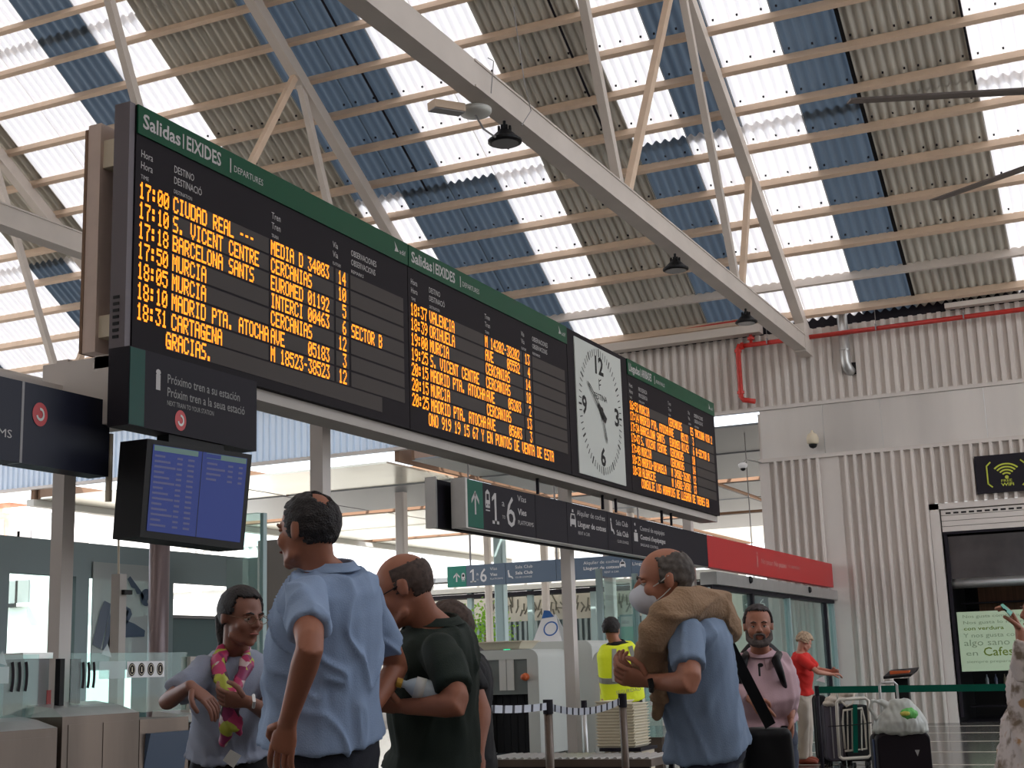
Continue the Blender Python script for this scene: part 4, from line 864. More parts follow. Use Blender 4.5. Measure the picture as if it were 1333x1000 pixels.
# ---------------------------------------------------------------- suitcases
D = 11.4
def suitcase(px0, px1, pyt, d, label, m_, zb=.06, th=.26, shell=True):
    a = pd(px0, pyt, d); b = pd(px1, pyt, d); c = (a+b)/2; wv = (b-a); w_ = wv.length; X = V((wv.x, wv.y, 0)).normalized(); Y = EZ.cross(X); z1 = c.z
    t = thing('suitcase', label, 'suitcase', (c.x, c.y, 0)); o = V((c.x, c.y, 0))
    def rb(u0, u1, v0, v1, z0, z1_, r, nm, mm):
        prof = []
        for cx, cz, a0 in ((u1-r, z1_-r, 0), (u0+r, z1_-r, 90), (u0+r, z0+r, 180), (u1-r, z0+r, 270)):
            for k in range(5): q = math.radians(a0+90*k/4); prof.append((cx+r*math.cos(q), cz+r*math.sin(q)))
        e = .02; cx = (u0+u1)/2; cz = (z0+z1_)/2
        rings = [[o+X*(cx+(p-cx)*f)+EZ*(cz+(q-cz)*f)+Y*v for p, q in prof] for v, f in ((v0, .95), (v0+e, 1), (v1-e, 1), (v1, .95))]
        return MB().loft(rings).build(nm, mm, t, smooth='auto')
    rb(-w_/2, w_/2, 0, th*.48, zb, z1, .06, 'front_shell', m_); rb(-w_/2, w_/2, th*.52, th, zb, z1, .06, 'back_shell', m_)
    rb(-w_/2+.01, w_/2-.01, th*.44, th*.56, zb+.01, z1-.01, .05, 'zip_band', M['black'])
    for s in (-1, 1):
        for y in (.04, th-.04):
            p = o+X*(s*(w_/2-.05))+Y*y; MB().cyl(p+EZ*.03-X*.012, p+EZ*.03+X*.012, .03, 12).build('wheel', M['black'], t)
            MB().box(p+V((-.015, -.015, .03)), p+V((.015, .015, zb+.02))).build('wheel_mount', M['black'], t)
    return t, o, X, Y, w_, z1
t, o, X, Y, w_, z1 = suitcase(1141, 1211, 954, D, 'black hard suitcase with raised handle and shopping bag on top', M['dark'])
hz = pd(1165, 889, D).z
xa, xb = (pd(1153, 900, D)-pd(1176, 900, D)).length/2, 0
cx = (pd(1165, 900, D)-o).dot(X)
MB().tube([o+X*(cx-xa)+Y*.13+EZ*z1, o+X*(cx-xa)+Y*.13+EZ*(hz-.02), o+X*(cx-xa+.02)+Y*.13+EZ*hz, o+X*(cx+xa-.02)+Y*.13+EZ*hz, o+X*(cx+xa)+Y*.13+EZ*(hz-.02), o+X*(cx+xa)+Y*.13+EZ*z1], .011, 8).build('pull_handle', M['alu'], t)
MB().quad(o+X*.08+Y*-.003+EZ*(z1-.14), o+X*.10+Y*-.003+EZ*(z1-.19), o+X*.12+Y*-.003+EZ*(z1-.14)).build('badge', M['alu'], t)
MB().tube([o+X*(-w_/2)+Y*.1+EZ*.1, o+X*(-w_/2-.004)+Y*.1+EZ*(z1-.05)], .012, 6).build('edge_trim', mat('trimblue', (.05, .07, .15), .4), t)
# plastic bag: remeshed lump with ears
def lump(name, parts, m_, parent, vox=.012, amp=.01, fr=9, sm=6, **tags):
    mb = MB(); parts(mb); me = bpy.data.meshes.new('tmp'); me.from_pydata(mb.v, [], mb.f); me.update(); fixn(me)
    ob = bpy.data.objects.new('tmp', me); COL.objects.link(ob); r = ob.modifiers.new('r', 'REMESH'); r.mode = 'VOXEL'; r.voxel_size = vox
    s = ob.modifiers.new('s', 'SMOOTH'); s.iterations = sm; s.factor = .5
    dg = bpy.context.evaluated_depsgraph_get(); me2 = bpy.data.meshes.new_from_object(ob.evaluated_get(dg)); bpy.data.objects.remove(ob); bpy.data.meshes.remove(me)
    off = root_loc(parent)
    if amp:
        nr = [v.normal.copy() for v in me2.vertices]
        for v, n in zip(me2.vertices, nr):
            p = v.co; q = noise.noise(V((p.x*fr, p.y*fr, p.z*fr*.6)))+.5*noise.noise(V((p.x*fr*2.3+5, p.y*fr*2.3, p.z*fr)))
            v.co = p+n*(amp*q)
    for v in me2.vertices: v.co -= off
    me2.name = name; me2.materials.clear(); me2.materials.append(m_); me2.polygons.foreach_set('use_smooth', [True]*len(me2.polygons)); me2.update()
    o2 = bpy.data.objects.new(name, me2); COL.objects.link(o2); o2.parent = parent; tag(o2, **tags); return o2
bc = pd(1172, 932, D)
def ring0(c, a_, b_): return [c+RT*a_*math.cos(k*math.pi/10)+V((FW.x, FW.y, 0)).normalized()*b_*math.sin(k*math.pi/10) for k in range(20)]
sb_ = thing('shopping_bag', 'white plastic shopping bag with green and yellow print lying on the black suitcase', 'bag', (bc.x, bc.y, z1))
bp = lambda px, py, dd=0: pd(px, py, D+.1+dd)
lump('bag_body', lambda m: (m.loft([ring0(bp(1173, y_), a_, b_) for y_, a_, b_ in ((956, .20, .12), (952, .235, .15), (940, .22, .15), (928, .17, .12), (916, .11, .08), (910, .07, .05))]), m.tube([bp(1158, 922), bp(1146, 914), bp(1136, 912), bp(1132, 922), bp(1140, 936)], [.04, .03, .02, .018, .022], 8, ends=True)), mat('plastic', (.62, .64, .60), .35, trans=((.7, .7, .66), .25)), sb_, .009, .012, 16, 5)
gm = mat('printgreen', (.10, .42, .08), .5)
mb = MB(); 
def patch(mb, pts, d): mb.quad(*[pd(px, py, d) for px, py in pts])
lump('print_patch', lambda m: m.ell(bp(1180, 930, -.05), (.095, .10, .06)), gm, sb_, .009, .008, 30, 3)
lump('print_patch', lambda m: m.ell(bp(1180, 929, -.055), (.07, .105, .035)), mat('printyellow', (.55, .5, .08), .5), sb_, .009, .006, 30, 3)
# folding cart with suitcases
dc = 17.0
t2, o2, X2, Y2, w2, zt2 = suitcase(1072, 1100, 915, dc+.5, 'grey soft suitcase standing behind the white folding cart', mat('softgrey', (.07, .06, .08), .8), th=.2)
for k in (.3, .7): MB().box(o2+X2*(w2*(k-.5)-.01)+Y2*-.012+EZ*.1, o2+X2*(w2*(k-.5)+.01)+Y2*.002+EZ*(zt2-.05)).build('strap', M['grey'], t2)
suitcase(1060, 1076, 905, dc+.75, 'narrow black suitcase behind the woman in the red top', M['black'], th=.2)
suitcase(1098, 1132, 918, dc+.4, 'black suitcase strapped on the white folding cart', M['black'], th=.22)
ct = thing('folding_cart', 'white tubular folding luggage cart with a green strap', 'cart', tuple(V((1, 1, 0))*pd(1110, 990, dc)))
def cp_(px, py, dd=0): p = pd(px, py, dc+dd); return p
wt = M['beige']; cw = mat('cartwhite', (.66, .62, .54), .4)
MB().tube([cp_(1093, 985), cp_(1090, 940), cp_(1089, 915), cp_(1092, 911), cp_(1126, 909), cp_(1130, 912), cp_(1132, 940), cp_(1134, 982), cp_(1130, 986), cp_(1097, 988), cp_(1093, 985)], .020, 8).build('frame_tube', cw, ct, smooth=True)
MB().tube([cp_(1100, 975, .02), cp_(1097, 940, .02), cp_(1098, 925, .02), cp_(1122, 922, .02), cp_(1126, 940, .02), cp_(1128, 975, .02), cp_(1100, 978, .02)], .014, 8).build('frame_tube', cw, ct, smooth=True)
for px in (1103, 1109, 1121): MB().tube([cp_(px, 925), cp_(px+1, 977)], .01, 6).build('frame_rod', cw, ct)
MB().tube([cp_(1091, 915, .1), cp_(1089, 901, .1), cp_(1093, 897, .1), cp_(1120, 895, .1), cp_(1126, 899, .1), cp_(1128, 912, .1)], .012, 8).build('handle', cw, ct, smooth=True)
MB().hexa([cp_(1111, 980, -.05), cp_(1117, 980, -.05), cp_(1117, 980, 0), cp_(1111, 980, 0), cp_(1110, 917, -.05), cp_(1116, 917, -.05), cp_(1116, 917, 0), cp_(1110, 917, 0)]).build('green_strap', M['teal'], ct)
MB().tube([cp_(1078, 946, -.1), cp_(1110, 944, -.1), cp_(1135, 941, -.1)], .006, 5).build('elastic_cord', M['black'], ct)
for px in (1094, 1112, 1128): 
    p = cp_(px, 990); p.z = .035; MB().cyl(p-X2*.015, p+X2*.015, .035, 12).build('wheel', M['black'], ct)
tb_ = thing('tote_bag', 'cream cloth bag lying on top of the suitcases', 'bag', tuple(pd(1090, 910, dc+.5)))
lump('bag_body', lambda m: (m.ell(pd(1088, 911, dc+.5), (.14, .1, .055)), m.ell(pd(1098, 903, dc+.5), (.17, .1, .05)), m.ell(pd(1080, 916, dc+.5), (.08, .09, .04))), mat('cloth', (.60, .53, .45), .9), tb_, .012, .014, 14, 4)
MB().tube([pd(1112, 902, dc+.35), pd(1110, 916, dc+.3), pd(1102, 920, dc+.3), pd(1095, 913, dc+.35), pd(1088, 905, dc+.35)], .012, 7).build('bag_handle', MATS['cloth'], tb_, smooth=True)
# ---------------------------------------------------------------- left: ticket gates, glass, booth
def cabinet(y0, y1, zt, label, x0=-6.50, x1=-6.15, ledge=.0):
    t = thing('ticket_gate', label, 'gate', ((x0+x1)/2, y0, 0))
    MB().box((x0, y0, .05), (x1, y1, zt-.05)).build('cabinet', M['steel'], t)
    MB().hexa([(x0, y0, zt-.05), (x1, y0, zt-.05), (x1, y1, zt-.05), (x0, y1, zt-.05), (x0, y0+.02, zt+.03), (x1-.12, y0+.05, zt), (x1-.12, y1-.05, zt), (x0, y1-.02, zt+.03)]).build('sloped_top', M['alu'], t)
    MB().box((x1, y0+.05, .1), (x1+.004, (y0+y1)/2-.01, zt-.1)).build('door_panel', M['steel'], t)
    MB().box((x1, (y0+y1)/2+.01, .1), (x1+.004, y1-.05, zt-.1)).build('door_panel', M['steel'], t)
    MB().box((x0, y0, 0), (x1-.03, y1, .06)).build('plinth', M['darkgrey'], t)
    return t
g1 = cabinet(4.2, 6.62, 1.13, 'steel ticket gate cabinet at the bottom left corner')
g2 = cabinet(6.66, 7.36, 1.19, 'steel ticket gate cabinet below the glass leaf with bar decals')
g3 = cabinet(7.9, 8.3, 1.10, 'narrow steel gate cabinet between the dark bin and the uniformed woman')
g4 = cabinet(8.34, 10.2, 1.06, 'steel gate cabinet behind the uniformed woman')
bn = thing('recess_bin', 'dark blue hopper with angled steel surround between the gate cabinets', 'bin', (-6.3, 7.6, 0))
MB().box((-6.58, 7.38, 0), (-6.16, 7.88, 1.09)).build('surround', M['steel'], bn)
MB().hexa([(-6.16, 7.42, .75), (-6.16, 7.84, .75), (-6.3, 7.84, .75), (-6.3, 7.42, .75), (-6.12, 7.44, 1.0), (-6.12, 7.84, 1.0), (-6.3, 7.84, 1.0), (-6.3, 7.44, 1.0)]).build('flap', M['signblue'], bn)
MB().box((-6.158, 7.45, .4), (-6.15, 7.84, .74)).build('opening', M['navy'], bn)
# glass leaves with decals
def leaf(x, y0, y1, z0, z1, label, bars=None, dots=None, tris=(), band=True):
    t = thing('glass_leaf', label, 'glass', (x, y0, z0))
    MB().box((x-.008, y0, z0), (x, y1, z1)).build('pane', M['glassg'], t)
    org = V((x+.001, y0, z0)); L = y1-y0; H = z1-z0
    if band:
        mb = MB(); plan(mb, org, EY, EZ, [(band[0], band[1]), (band[2], band[1]), (band[2], band[3]), (band[0], band[3])]); mb.build('white_band', M['frost'], t)
    if bars:
        for k in range(3):
            mb = MB(); arcband(mb, org, EY, EZ, (bars[0]+k*bars[3]-.35, bars[1]), .35, .025, -bars[2], bars[2], 10, .004); mb.build('curved_bar', M['dark'], t)
    if dots:
        mb = MB(); plan(mb, org, EY, EZ, [(dots[0], dots[1]), (dots[2], dots[1]), (dots[2], dots[3]), (dots[0], dots[3])], .004); mb.build('label_card', M['white'], t)
        for k in range(4):
            r = (dots[3]-dots[1])*.40; c = (dots[0]+(dots[2]-dots[0])*(k+.5)/4, (dots[1]+dots[3])/2)
            mb = MB(); disc(mb, org, EY, EZ, c, r, 20, .006, sx=.8); mb.build('round_symbol', M['dark'], t)
            mb = MB(); arcband(mb, org, EY, EZ, c, r*.72, r*.1, 0, 360, 18, .008, sx=.8); plan(mb, org, EY, EZ, [(c[0]-r*.15, c[1]-r*.4), (c[0]+r*.15, c[1]-r*.4), (c[0]+r*.1, c[1]+r*.4), (c[0]-r*.1, c[1]+r*.4)], .008); mb.build('symbol_mark', M['beige'], t)
    for (u, v) in tris:
        mb = MB(); plan(mb, org, EY, EZ, [(u-.05, v), (u+.05, v-.02), (u+.01, v+.07)]); mb.build('arrow_decal', M['frost'], t)
    return t
ly = lambda px, x=-6.35: at(px, 890, 'x', x).y
lz = lambda py, px, x=-6.35: at(px, py, 'x', x).z
y0 = ly(92); y1 = ly(243)
leaf(-6.35, y0, y1, 1.13, lz(850, 150), 'clear glass gate leaf with three curved bars and round symbols', (ly(106)-y0, lz(879, 115)-1.13, 13, ly(113)-ly(106)), (ly(164)-y0, lz(882, 188)-1.13, ly(213)-y0, lz(861, 188)-1.13), ((ly(137)-y0, lz(852, 137)-1.13),), band=(ly(128)-y0, lz(884, 140)-1.13, ly(163)-y0, lz(861, 140)-1.13))
y0b = ly(-40); leaf(-6.4, y0b, ly(58), 1.1, lz(852, 20), 'clear glass gate leaf with three curved bars at the far left edge', (ly(22)-y0b, lz(881, 28)-1.1, 14, ly(31)-ly(22)), None, ((ly(8)-y0b, lz(862, 8)-1.1),), band=(ly(-40)-y0b, lz(890, 8)-1.1, ly(19)-y0b, lz(868, 8)-1.1))
cr = thing('card_reader', 'dark grey card reader pillar with a black post at the left gate', 'reader', (-6.5, ly(40, -6.5), 1.1))
ya, yb_ = ly(24, -6.5), ly(57, -6.5)
MB().box((-6.62, ya, 1.12), (-6.46, yb_, lz(858, 40, -6.5))).build('body', M['grey'], cr); MB().box((-6.63, ya-.02, lz(858, 40, -6.5)), (-6.45, yb_+.02, lz(850, 40, -6.5))).build('cap', M['alu'], cr)
MB().box((-6.4, yb_-.01, 1.0), (-6.36, yb_+.03, lz(858, 40))).build('black_post', M['black'], cr); MB().box((-6.46, yb_-.015, 1.15), (-6.455, yb_+.02, 1.3)).build('red_strip', M['red'], cr)
bpk = thing('gate_post', 'black slim post right of the left white column', 'post', (-6.45, ly(97, -6.45), 0))
MB().box((-6.48, ly(95, -6.45), 0), (-6.42, ly(100, -6.45), lz(858, 97, -6.45))).build('post', M['black'], bpk); MB().box((-6.5, ly(94, -6.45), 0), (-6.4, ly(101, -6.45), .02)).build('foot_plate', M['black'], bpk)
gpst = thing('grey_post', 'tall grey metal post in front of the key and suitcase poster', 'post', (-6.9, ly(160, -6.9), 0))
ya, yb_ = ly(153, -6.9), ly(162, -6.9)
MB().box((-6.98, ya, 0), (-6.9, yb_, lz(747, 157, -6.9))).build('post', M['steelbeam'], gpst); MB().tube([(-6.94, ya+.03, lz(747, 157, -6.9)), (-6.94, ya+.01, 2.7)], .008, 6).build('rod', M['beige'], gpst)
MB().box((-6.9, ya+.02, lz(774, 157, -6.9)), (-6.87, yb_+.03, lz(768, 157, -6.9))).build('catch', M['black'], gpst)
g5 = thing('edge_post', 'brown steel end post of the glass gate leaf with symbols', 'post', (-6.35, y1, 0))
MB().box((-6.4, y1, 0), (-6.32, ly(252), lz(855, 247))).build('post', M['steelbeam'], g5); MB().box((-6.42, y1-.02, 0), (-6.3, ly(252)+.02, .02)).build('foot_plate', M['steelbeam'], g5)
# round dark column
rc = thing('round_column', 'dark round column right of the key and suitcase poster', 'column', (0, 0, 0)); p = pd(207, 760, 11.6); rc.location = (p.x, p.y, 0)
MB().cyl((p.x, p.y, 0), (p.x, p.y, 2.55), .085, 24).build('shaft', mat('roundcol', (.20, .15, .15), .35, .3), rc, smooth='auto'); MB().cyl((p.x, p.y, 2.55), (p.x, p.y, 2.62), .1, 24).build('cap', M['grey'], rc)
# booth with poster
bo = thing('glass_booth', 'teal grey framed glass booth behind the ticket gates', 'booth', (-9.3, 8, 0)); xb = -9.2
by = lambda px, py=760: at(px, py, 'x', xb).y
bz = lambda py, px: at(px, py, 'x', xb).z
zt = bz(702, 60); fm = mat('boothframe', (.23, .30, .31), .5)
MB().box((xb-.1, by(-90), zt-.32), (xb, by(330), zt)).build('top_beam', fm, bo)
for a, b in ((-8, 12), (99, 116), (212, 226)): MB().box((xb-.1, by(a), 0), (xb, by(b), zt-.32)).build('upright', fm, bo)
for a, b in ((12, 99), (116, 212)): MB().box((xb-.06, by(a), .1), (xb-.05, by(b), zt-.32)).build('glass_pane', M['glassg'], bo)
MB().box((xb-.08, by(12), .8), (xb-.02, by(99), 1.05)).build('rail', mat('tealrail', (.05, .40, .33), .5), bo)
pst = thing('locker_poster', 'translucent grey poster with dark key and suitcase silhouettes', 'poster', (xb+.02, by(120), 1.2))
MB().box((xb+.01, by(119), bz(872, 165)), (xb+.02, by(196), bz(735, 165))).build('sheet', mat('frostgrey', (.52, .56, .55), alpha=.75), pst)
def sil(pts, nm, m_=None):
    mb = MB(); mb.quad(*[at(px, py, 'x', xb+.028) for px, py in pts]); mb.build(nm, m_ or M['signblue'], pst)
sil([(136, 782), (144, 786), (143, 797), (131, 845), (120, 839), (130, 796)], 'suitcase_shape'); sil([(143, 797), (147, 820), (141, 848), (133, 846)], 'suitcase_shape')
sil([(160, 806), (175, 812), (189, 821), (188, 829), (160, 830)], 'suitcase_shape'); sil([(162, 788), (170, 793), (172, 800), (166, 812), (160, 808)], 'suitcase_shape'); sil([(164, 793), (168, 796), (165, 804), (162, 801)], 'handle_gap', MATS['frostgrey'])
mb = MB()
for k in range(16):
    pass
p_ = at(190, 778, 'x', xb+.03); disc(mb, p_, EY, EZ, (0, 0), .085, 20); plan(mb, p_, EY, EZ, [(-.03, .02), (-.24, .20), (-.28, .17), (-.22, .09), (-.17, .08), (-.14, .03), (-.09, .03), (-.05, -.04)]); mb.build('key_shape', M['signblue'], pst)
mb = MB(); disc(mb, p_+EX*.005, EY, EZ, (.03, -.04), .02, 12); mb.build('key_hole', MATS['frostgrey'], pst)
sil([(150, 790), (153, 792), (143, 848), (139, 846)], 'stripe', M['grey'])
# bench / counter with teal front, grey locker, brown panel behind the men
cn2 = thing('counter', 'long dark teal counter behind the uniformed woman', 'counter', (-9, 11, 0))
a = at(222, 815, 'x', -9.4); b = at(400, 815, 'x', -9.4)
MB().box((-9.9, a.y, 0), (-9.4, b.y, at(260, 806, 'x', -9.4).z)).build('body', mat('darkteal', (.07, .13, .13), .5), cn2); MB().box((-9.95, a.y-.05, at(260, 806, 'x', -9.4).z), (-9.35, b.y, at(260, 802, 'x', -9.4).z)).build('worktop', M['grey'], cn2)
lk = thing('grey_locker', 'grey metal locker with a black lock above the uniformed woman', 'locker', (-10, 13, 0))
a = pd(316, 727, 14); b = pd(345, 727, 14)
MB().box((a.x-.2, a.y, 0), (b.x+.1, a.y+.4, a.z)).build('body', M['aluteal'], lk); MB().box((b.x-.05, a.y-.01, a.z-.4), (b.x-.0, a.y, a.z-.33)).build('lock', M['black'], lk)
bpn = thing('brown_screen', 'tall grey brown partition panel behind the man in light blue', 'partition', (-8, 11.5, 0))
a = pd(341, 704, 12); b = pd(380, 704, 12)
MB().box((a.x, a.y, .1), (b.x+.3, a.y+.05, a.z)).build('panel', mat('taupe', (.27, .25, .23), .6), bpn); MB().box((a.x-.03, a.y-.02, 0), (a.x+.02, a.y+.07, a.z)).build('frame_post', M['alu'], bpn)
# glass screen with thin frame in front of it
gl = thing('glass_screen', 'clear glass screen panel left of the man in light blue', 'glass', (-7.5, 10.5, 0))
a = pd(316, 669, 11); b = pd(342, 669, 11); MB().box((a.x, a.y, .5), (b.x, b.y+.01, a.z)).build('pane', M['glassg'], gl); MB().box((b.x-.01, b.y-.02, 0), (b.x+.02, b.y+.03, a.z)).build('edge_post', M['aluteal'], gl)
# poster beside the guard
wp = thing('green_poster', 'small white and green poster on the fence line right of the guard', 'poster', (-8, 21, 1)); a = at(808, 803, 'y', 21); b = at(824, 829, 'y', 21)
MB().box((a.x, 21, (a.z+b.z)/2), (b.x, 21.02, a.z)).build('upper_sheet', M['offwhite'], wp); MB().box((a.x, 21, b.z-.1), (b.x, 21.02, (a.z+b.z)/2)).build('lower_sheet', mat('postgreen', (.25, .55, .42), .5), wp)
MB().box((a.x-.03, 21.02, 0), (b.x+.03, 21.05, a.z+.03)).build('backing', M['aluteal'], wp); text('lettering', 'idas', M['grey'], wp, V((a.x+.02, 21, (a.z+b.z)/2+.05)), EX, EZ, .06, .12)
# water bottles rack right of guard
rk = thing('bottle_cooler', 'pale blue glass panel stand with rows of small marks behind the polo man', 'stand', (-6, 16, 0)); a = at(836, 868, 'y', 17); b = at(862, 960, 'y', 17)
MB().box((a.x, 17, b.z), (b.x, 17.05, a.z)).build('pane', M['glassg'], rk)
for r in range(3):
    for c in range(3):
        x = a.x+.08+c*.08; z = b.z+.25+r*.14; MB().box((x, 16.99, z), (x+.03, 17, z+.06)).build('printed_mark', M['white'], rk)
MB().box((a.x, 16.98, 0), (b.x, 17.08, b.z)).build('base', M['steel'], rk)
# ================================================================ PEOPLE
FH = V((FW.x, FW.y, 0)).normalized(); RH = FH.cross(EZ)
def ring(c, X, Y, a, b, n=24, p=2.3):
    out = []
    for k in range(n):
        t = 2*math.pi*k/n; cs, sn = math.cos(t), math.sin(t)
        out.append(V(c)+X*(a*math.copysign(abs(cs)**(2/p), cs))+Y*(b*math.copysign(abs(sn)**(2/p), sn)))
    return out
def evalmesh(mb, vox, sm=3, smf=.5):
    me = bpy.data.meshes.new('tmp'); me.from_pydata(mb.v, [], mb.f); me.update(); fixn(me)
    ob = bpy.data.objects.new('tmp', me); COL.objects.link(ob); r = ob.modifiers.new('r', 'REMESH'); r.mode = 'VOXEL'; r.voxel_size = vox
    if sm: s = ob.modifiers.new('s', 'SMOOTH'); s.iterations = sm; s.factor = smf
    dg = bpy.context.evaluated_depsgraph_get(); me2 = bpy.data.meshes.new_from_object(ob.evaluated_get(dg)); bpy.data.objects.remove(ob); bpy.data.meshes.remove(me)
    return me2
def finish(me, name, m_, parent, **tags):
    off = root_loc(parent)
    for v in me.vertices: v.co -= off
    me.name = name; me.materials.clear(); me.materials.append(m_); me.polygons.foreach_set('use_smooth', [True]*len(me.polygons)); me.update()
    o = bpy.data.objects.new(name, me); COL.objects.link(o); o.parent = parent; tag(o, **tags); return o
def cloth(mb, name, m_, parent, vox=.011, amp=.006, fr=7, sm=3, dirs=None, **tags):
    me = evalmesh(mb, vox, sm); ns = [v.normal.copy() for v in me.vertices]; d = dirs or V((1, 1, .45))
    for v, n in zip(me.vertices, ns):
        p = V((v.co.x*d.x, v.co.y*d.y, v.co.z*d.z))*fr
        p = V((p.x+p.z*.7, p.y-p.z*.6, p.z*.8)); wq = noise.noise(p*.5)*1.3
        q = noise.noise(p+V((wq, .3*wq, wq))); q2 = noise.noise(p*2.1+V((3+wq, 1, 7))); r = max(0, 1-abs(q)*3.2)
        v.co = v.co+n*(amp*(1.5*r*r-.15+.9*q2*(.4+r)))
    return finish(me, name, m_, parent, **tags)
def hand_parts(body, fing, wr, d, nrm, side, curl=.5, s=1.0, thumb=.6):
    """wr wrist, d direction of palm, nrm direction the palm faces, side +1: thumb towards d x nrm"""
    d = d.normalized(); nrm = (nrm-d*nrm.dot(d)).normalized(); S = d.cross(nrm)*side
    body.loft([ring(wr-d*.01, S, nrm, .026*s, .020*s, 14), ring(wr+d*.02*s, S, nrm, .030*s, .017*s, 14), ring(wr+d*.055*s, S, nrm, .040*s, .016*s, 14), ring(wr+d*.088*s, S, nrm, .040*s, .013*s, 14), ring(wr+d*.098*s, S, nrm, .030*s, .008*s, 14)])
    for i, (u, L) in enumerate(((.030, .070), (.010, .078), (-.011, .073), (-.030, .058))):
        b = wr+d*.082*s+S*u*s; a = 0; pts = [b, b+d*.012*s]; q = pts[-1]
        for k, fr_ in enumerate((.45, .32, .23)):
            a += curl*(.75, 1.0, .7)[k]*(1+.08*i); dd = d*math.cos(a)+nrm*math.sin(a)+S*(.04*(1.5-i)); q = q+dd.normalized()*(L*fr_*s); pts.append(q)
        fing.tube(pts, [.0092*s, .0090*s, .0088*s, .0080*s, .0066*s], 8, ends=True)
    b = wr+d*.025*s+S*.024*s; t1 = b+(S*.8+d*.6+nrm*.3).normalized()*.035*s; t2 = t1+(S*(.8-thumb)+d*.8+nrm*thumb*.7).normalized()*.032*s; t3 = t2+(d*.8-S*thumb*.5+nrm*thumb).normalized()*.026*s
    fing.tube([b, t1, t2, t3], [.013*s, .011*s, .010*s, .008*s], 8, ends=True)
CR = (.077, .097, .090)
def figure(label, J, skin, hair=None, hairm=None, torso=(1, 1), belly=0, top=None, pants=None, shoes=None, vox=.008, s=1.0, arms=(.047, .037, .026), ears=True, group=None):
    hip = J['hip']; t = thing('person', label, 'person', (hip.x, hip.y, 0), group)
    W = (J['shR']-J['shL']).normalized(); Up_ = (J['nk']-hip).normalized(); F = Up_.cross(W).normalized(); W = F.cross(Up_).normalized()
    sw = (J['shR']-J['shL']).length/2; nk = J['nk']; L = (nk-hip).length; tw, td = torso
    # ---- head
    hc = J['hd']; fh = J['face'].normalized(); rh = fh.cross(EZ).normalized(); uh = rh.cross(fh); fr = (rh, fh, uh)
    hp = lambda x, y, z: hc+rh*(x*s)+fh*(y*s)+uh*(z*s); R3 = lambda a: tuple(q*s for q in a)
    b = MB()
    b.ell(hp(0, -.008, .028), R3(CR), fr, 24, 15); b.ell(hp(0, .028, -.03), R3((.062, .066, .082)), fr, 20, 12); b.ell(hp(0, .040, -.075), R3((.046, .048, .036)), fr, 16, 9); b.ell(hp(0, .076, -.095), R3((.022, .018, .018)), fr)
    b.tube([hp(0, .086, .022), hp(0, .104, -.004), hp(0, .112, -.022)], [.009*s, .011*s, .013*s], 10, ends=True)
    for q in (-1, 1):
        b.ell(hp(q*.013, .103, -.028), R3((.009, .010, .007)), fr, 10, 7); b.ell(hp(q*.030, .083, .020), R3((.026, .012, .008)), fr, 10, 7); b.ell(hp(q*.040, .062, -.028), R3((.026, .024, .026)), fr, 12, 8)
        if ears: b.loft([ring(hp(q*.070, -.004, -.005), fh, uh, .012*s, .022*s, 12), ring(hp(q*.084, -.012, -.003), fh, uh, .018*s, .032*s, 12), ring(hp(q*.088, -.014, .0), fh, uh, .013*s, .024*s, 12)])
        b.tube([hp(q*.055, .02, -.075), hp(q*.03, .06, -.088)], [.016*s, .014*s], 8, ends=True)
    b.ell(hp(0, .088, -.052), R3((.022, .013, .0075)), fr, 12, 7); b.ell(hp(0, .086, -.066), R3((.020, .013, .0075)), fr, 12, 7)
    b.tube([hp(0, -.02, -.03), hp(0, -.01, -.08)+(nk-hp(0, -.01, -.08))*.35, nk+F*.005, nk-Up_*.06], [.056*s, .054*s, .060*s, .085*s], 16)
    # ---- torso, limbs
    def torso_rings(g=0, lo=-.12, bel=1.0, flare=0):
        R = []
        for tt, a, d_, o in ((-.14, .12, .09, 0), (-.03, .165, .115, 0), (.12, .165, .118, .2), (.30, .155, .115, .8), (.45, .152, .115, 1), (.62, .162, .118, .6), (.78, .175, .118, .25), (.90, None, .105, 0), (.985, None, .080, -.1)):
            if tt < lo: continue
            a_ = a*tw if a else (sw*.96 if tt < .95 else sw*.72)
            R.append(ring(hip+Up_*(L*tt)+F*(belly*.5*max(o, 0)*bel-.005), W, F, a_+g+belly*.25*max(o, 0), d_*td+g+belly*.5*max(o, 0), 24))
        return R
    b.loft(torso_rings(-.012)+[ring(nk+Up_*.02, W, F, .06*s, .06*s, 24)])
    for k in 'LR':
        sh, el, wr = J['sh'+k], J['el'+k], J['wr'+k]; b.ell(sh, .047)
        u = el-sh; v = wr-el
        b.tube([sh, sh+u*.45, el-u*.08, el, el+v*.25, el+v*.6, wr], [arms[0]*.98, arms[0], arms[1]*1.02, arms[1], arms[1]*1.04, arms[1]*.86, arms[2]], 12, ends=True)
    gz = 0.0; legs = {}
    for k, q in (('L', -1), ('R', 1)):
        h0 = hip+W*(q*.085*tw)-Up_*.03; an = J.get('an'+k) or V((h0.x, h0.y, .09))+W*(q*.03)-F*.02; kn = J.get('kn'+k) or (h0+an)/2+F*.03; legs[k] = (h0, kn, an)
        b.tube([h0, (h0+kn)/2, kn, kn*.6+an*.4, an], [.082, .072, .052, .052, .036], 12, ends=True)
    f = MB()
    for k, q in (('L', -1), ('R', 1)):
        h = J.get('hand'+k)
        wr = J['wr'+k]; v = (wr-J['el'+k]).normalized()
        if h: hand_parts(b, f, wr, h['d'], h['n'], h['side'], h.get('curl', .5), h.get('s', 1.0), h.get('thumb', .6))
        else: hand_parts(b, f, wr, v, (F*.2-W*q).normalized() if abs(v.dot(W)) < .9 else F, q, .45)
    me = evalmesh(b, vox, 3); o = len(me.vertices)
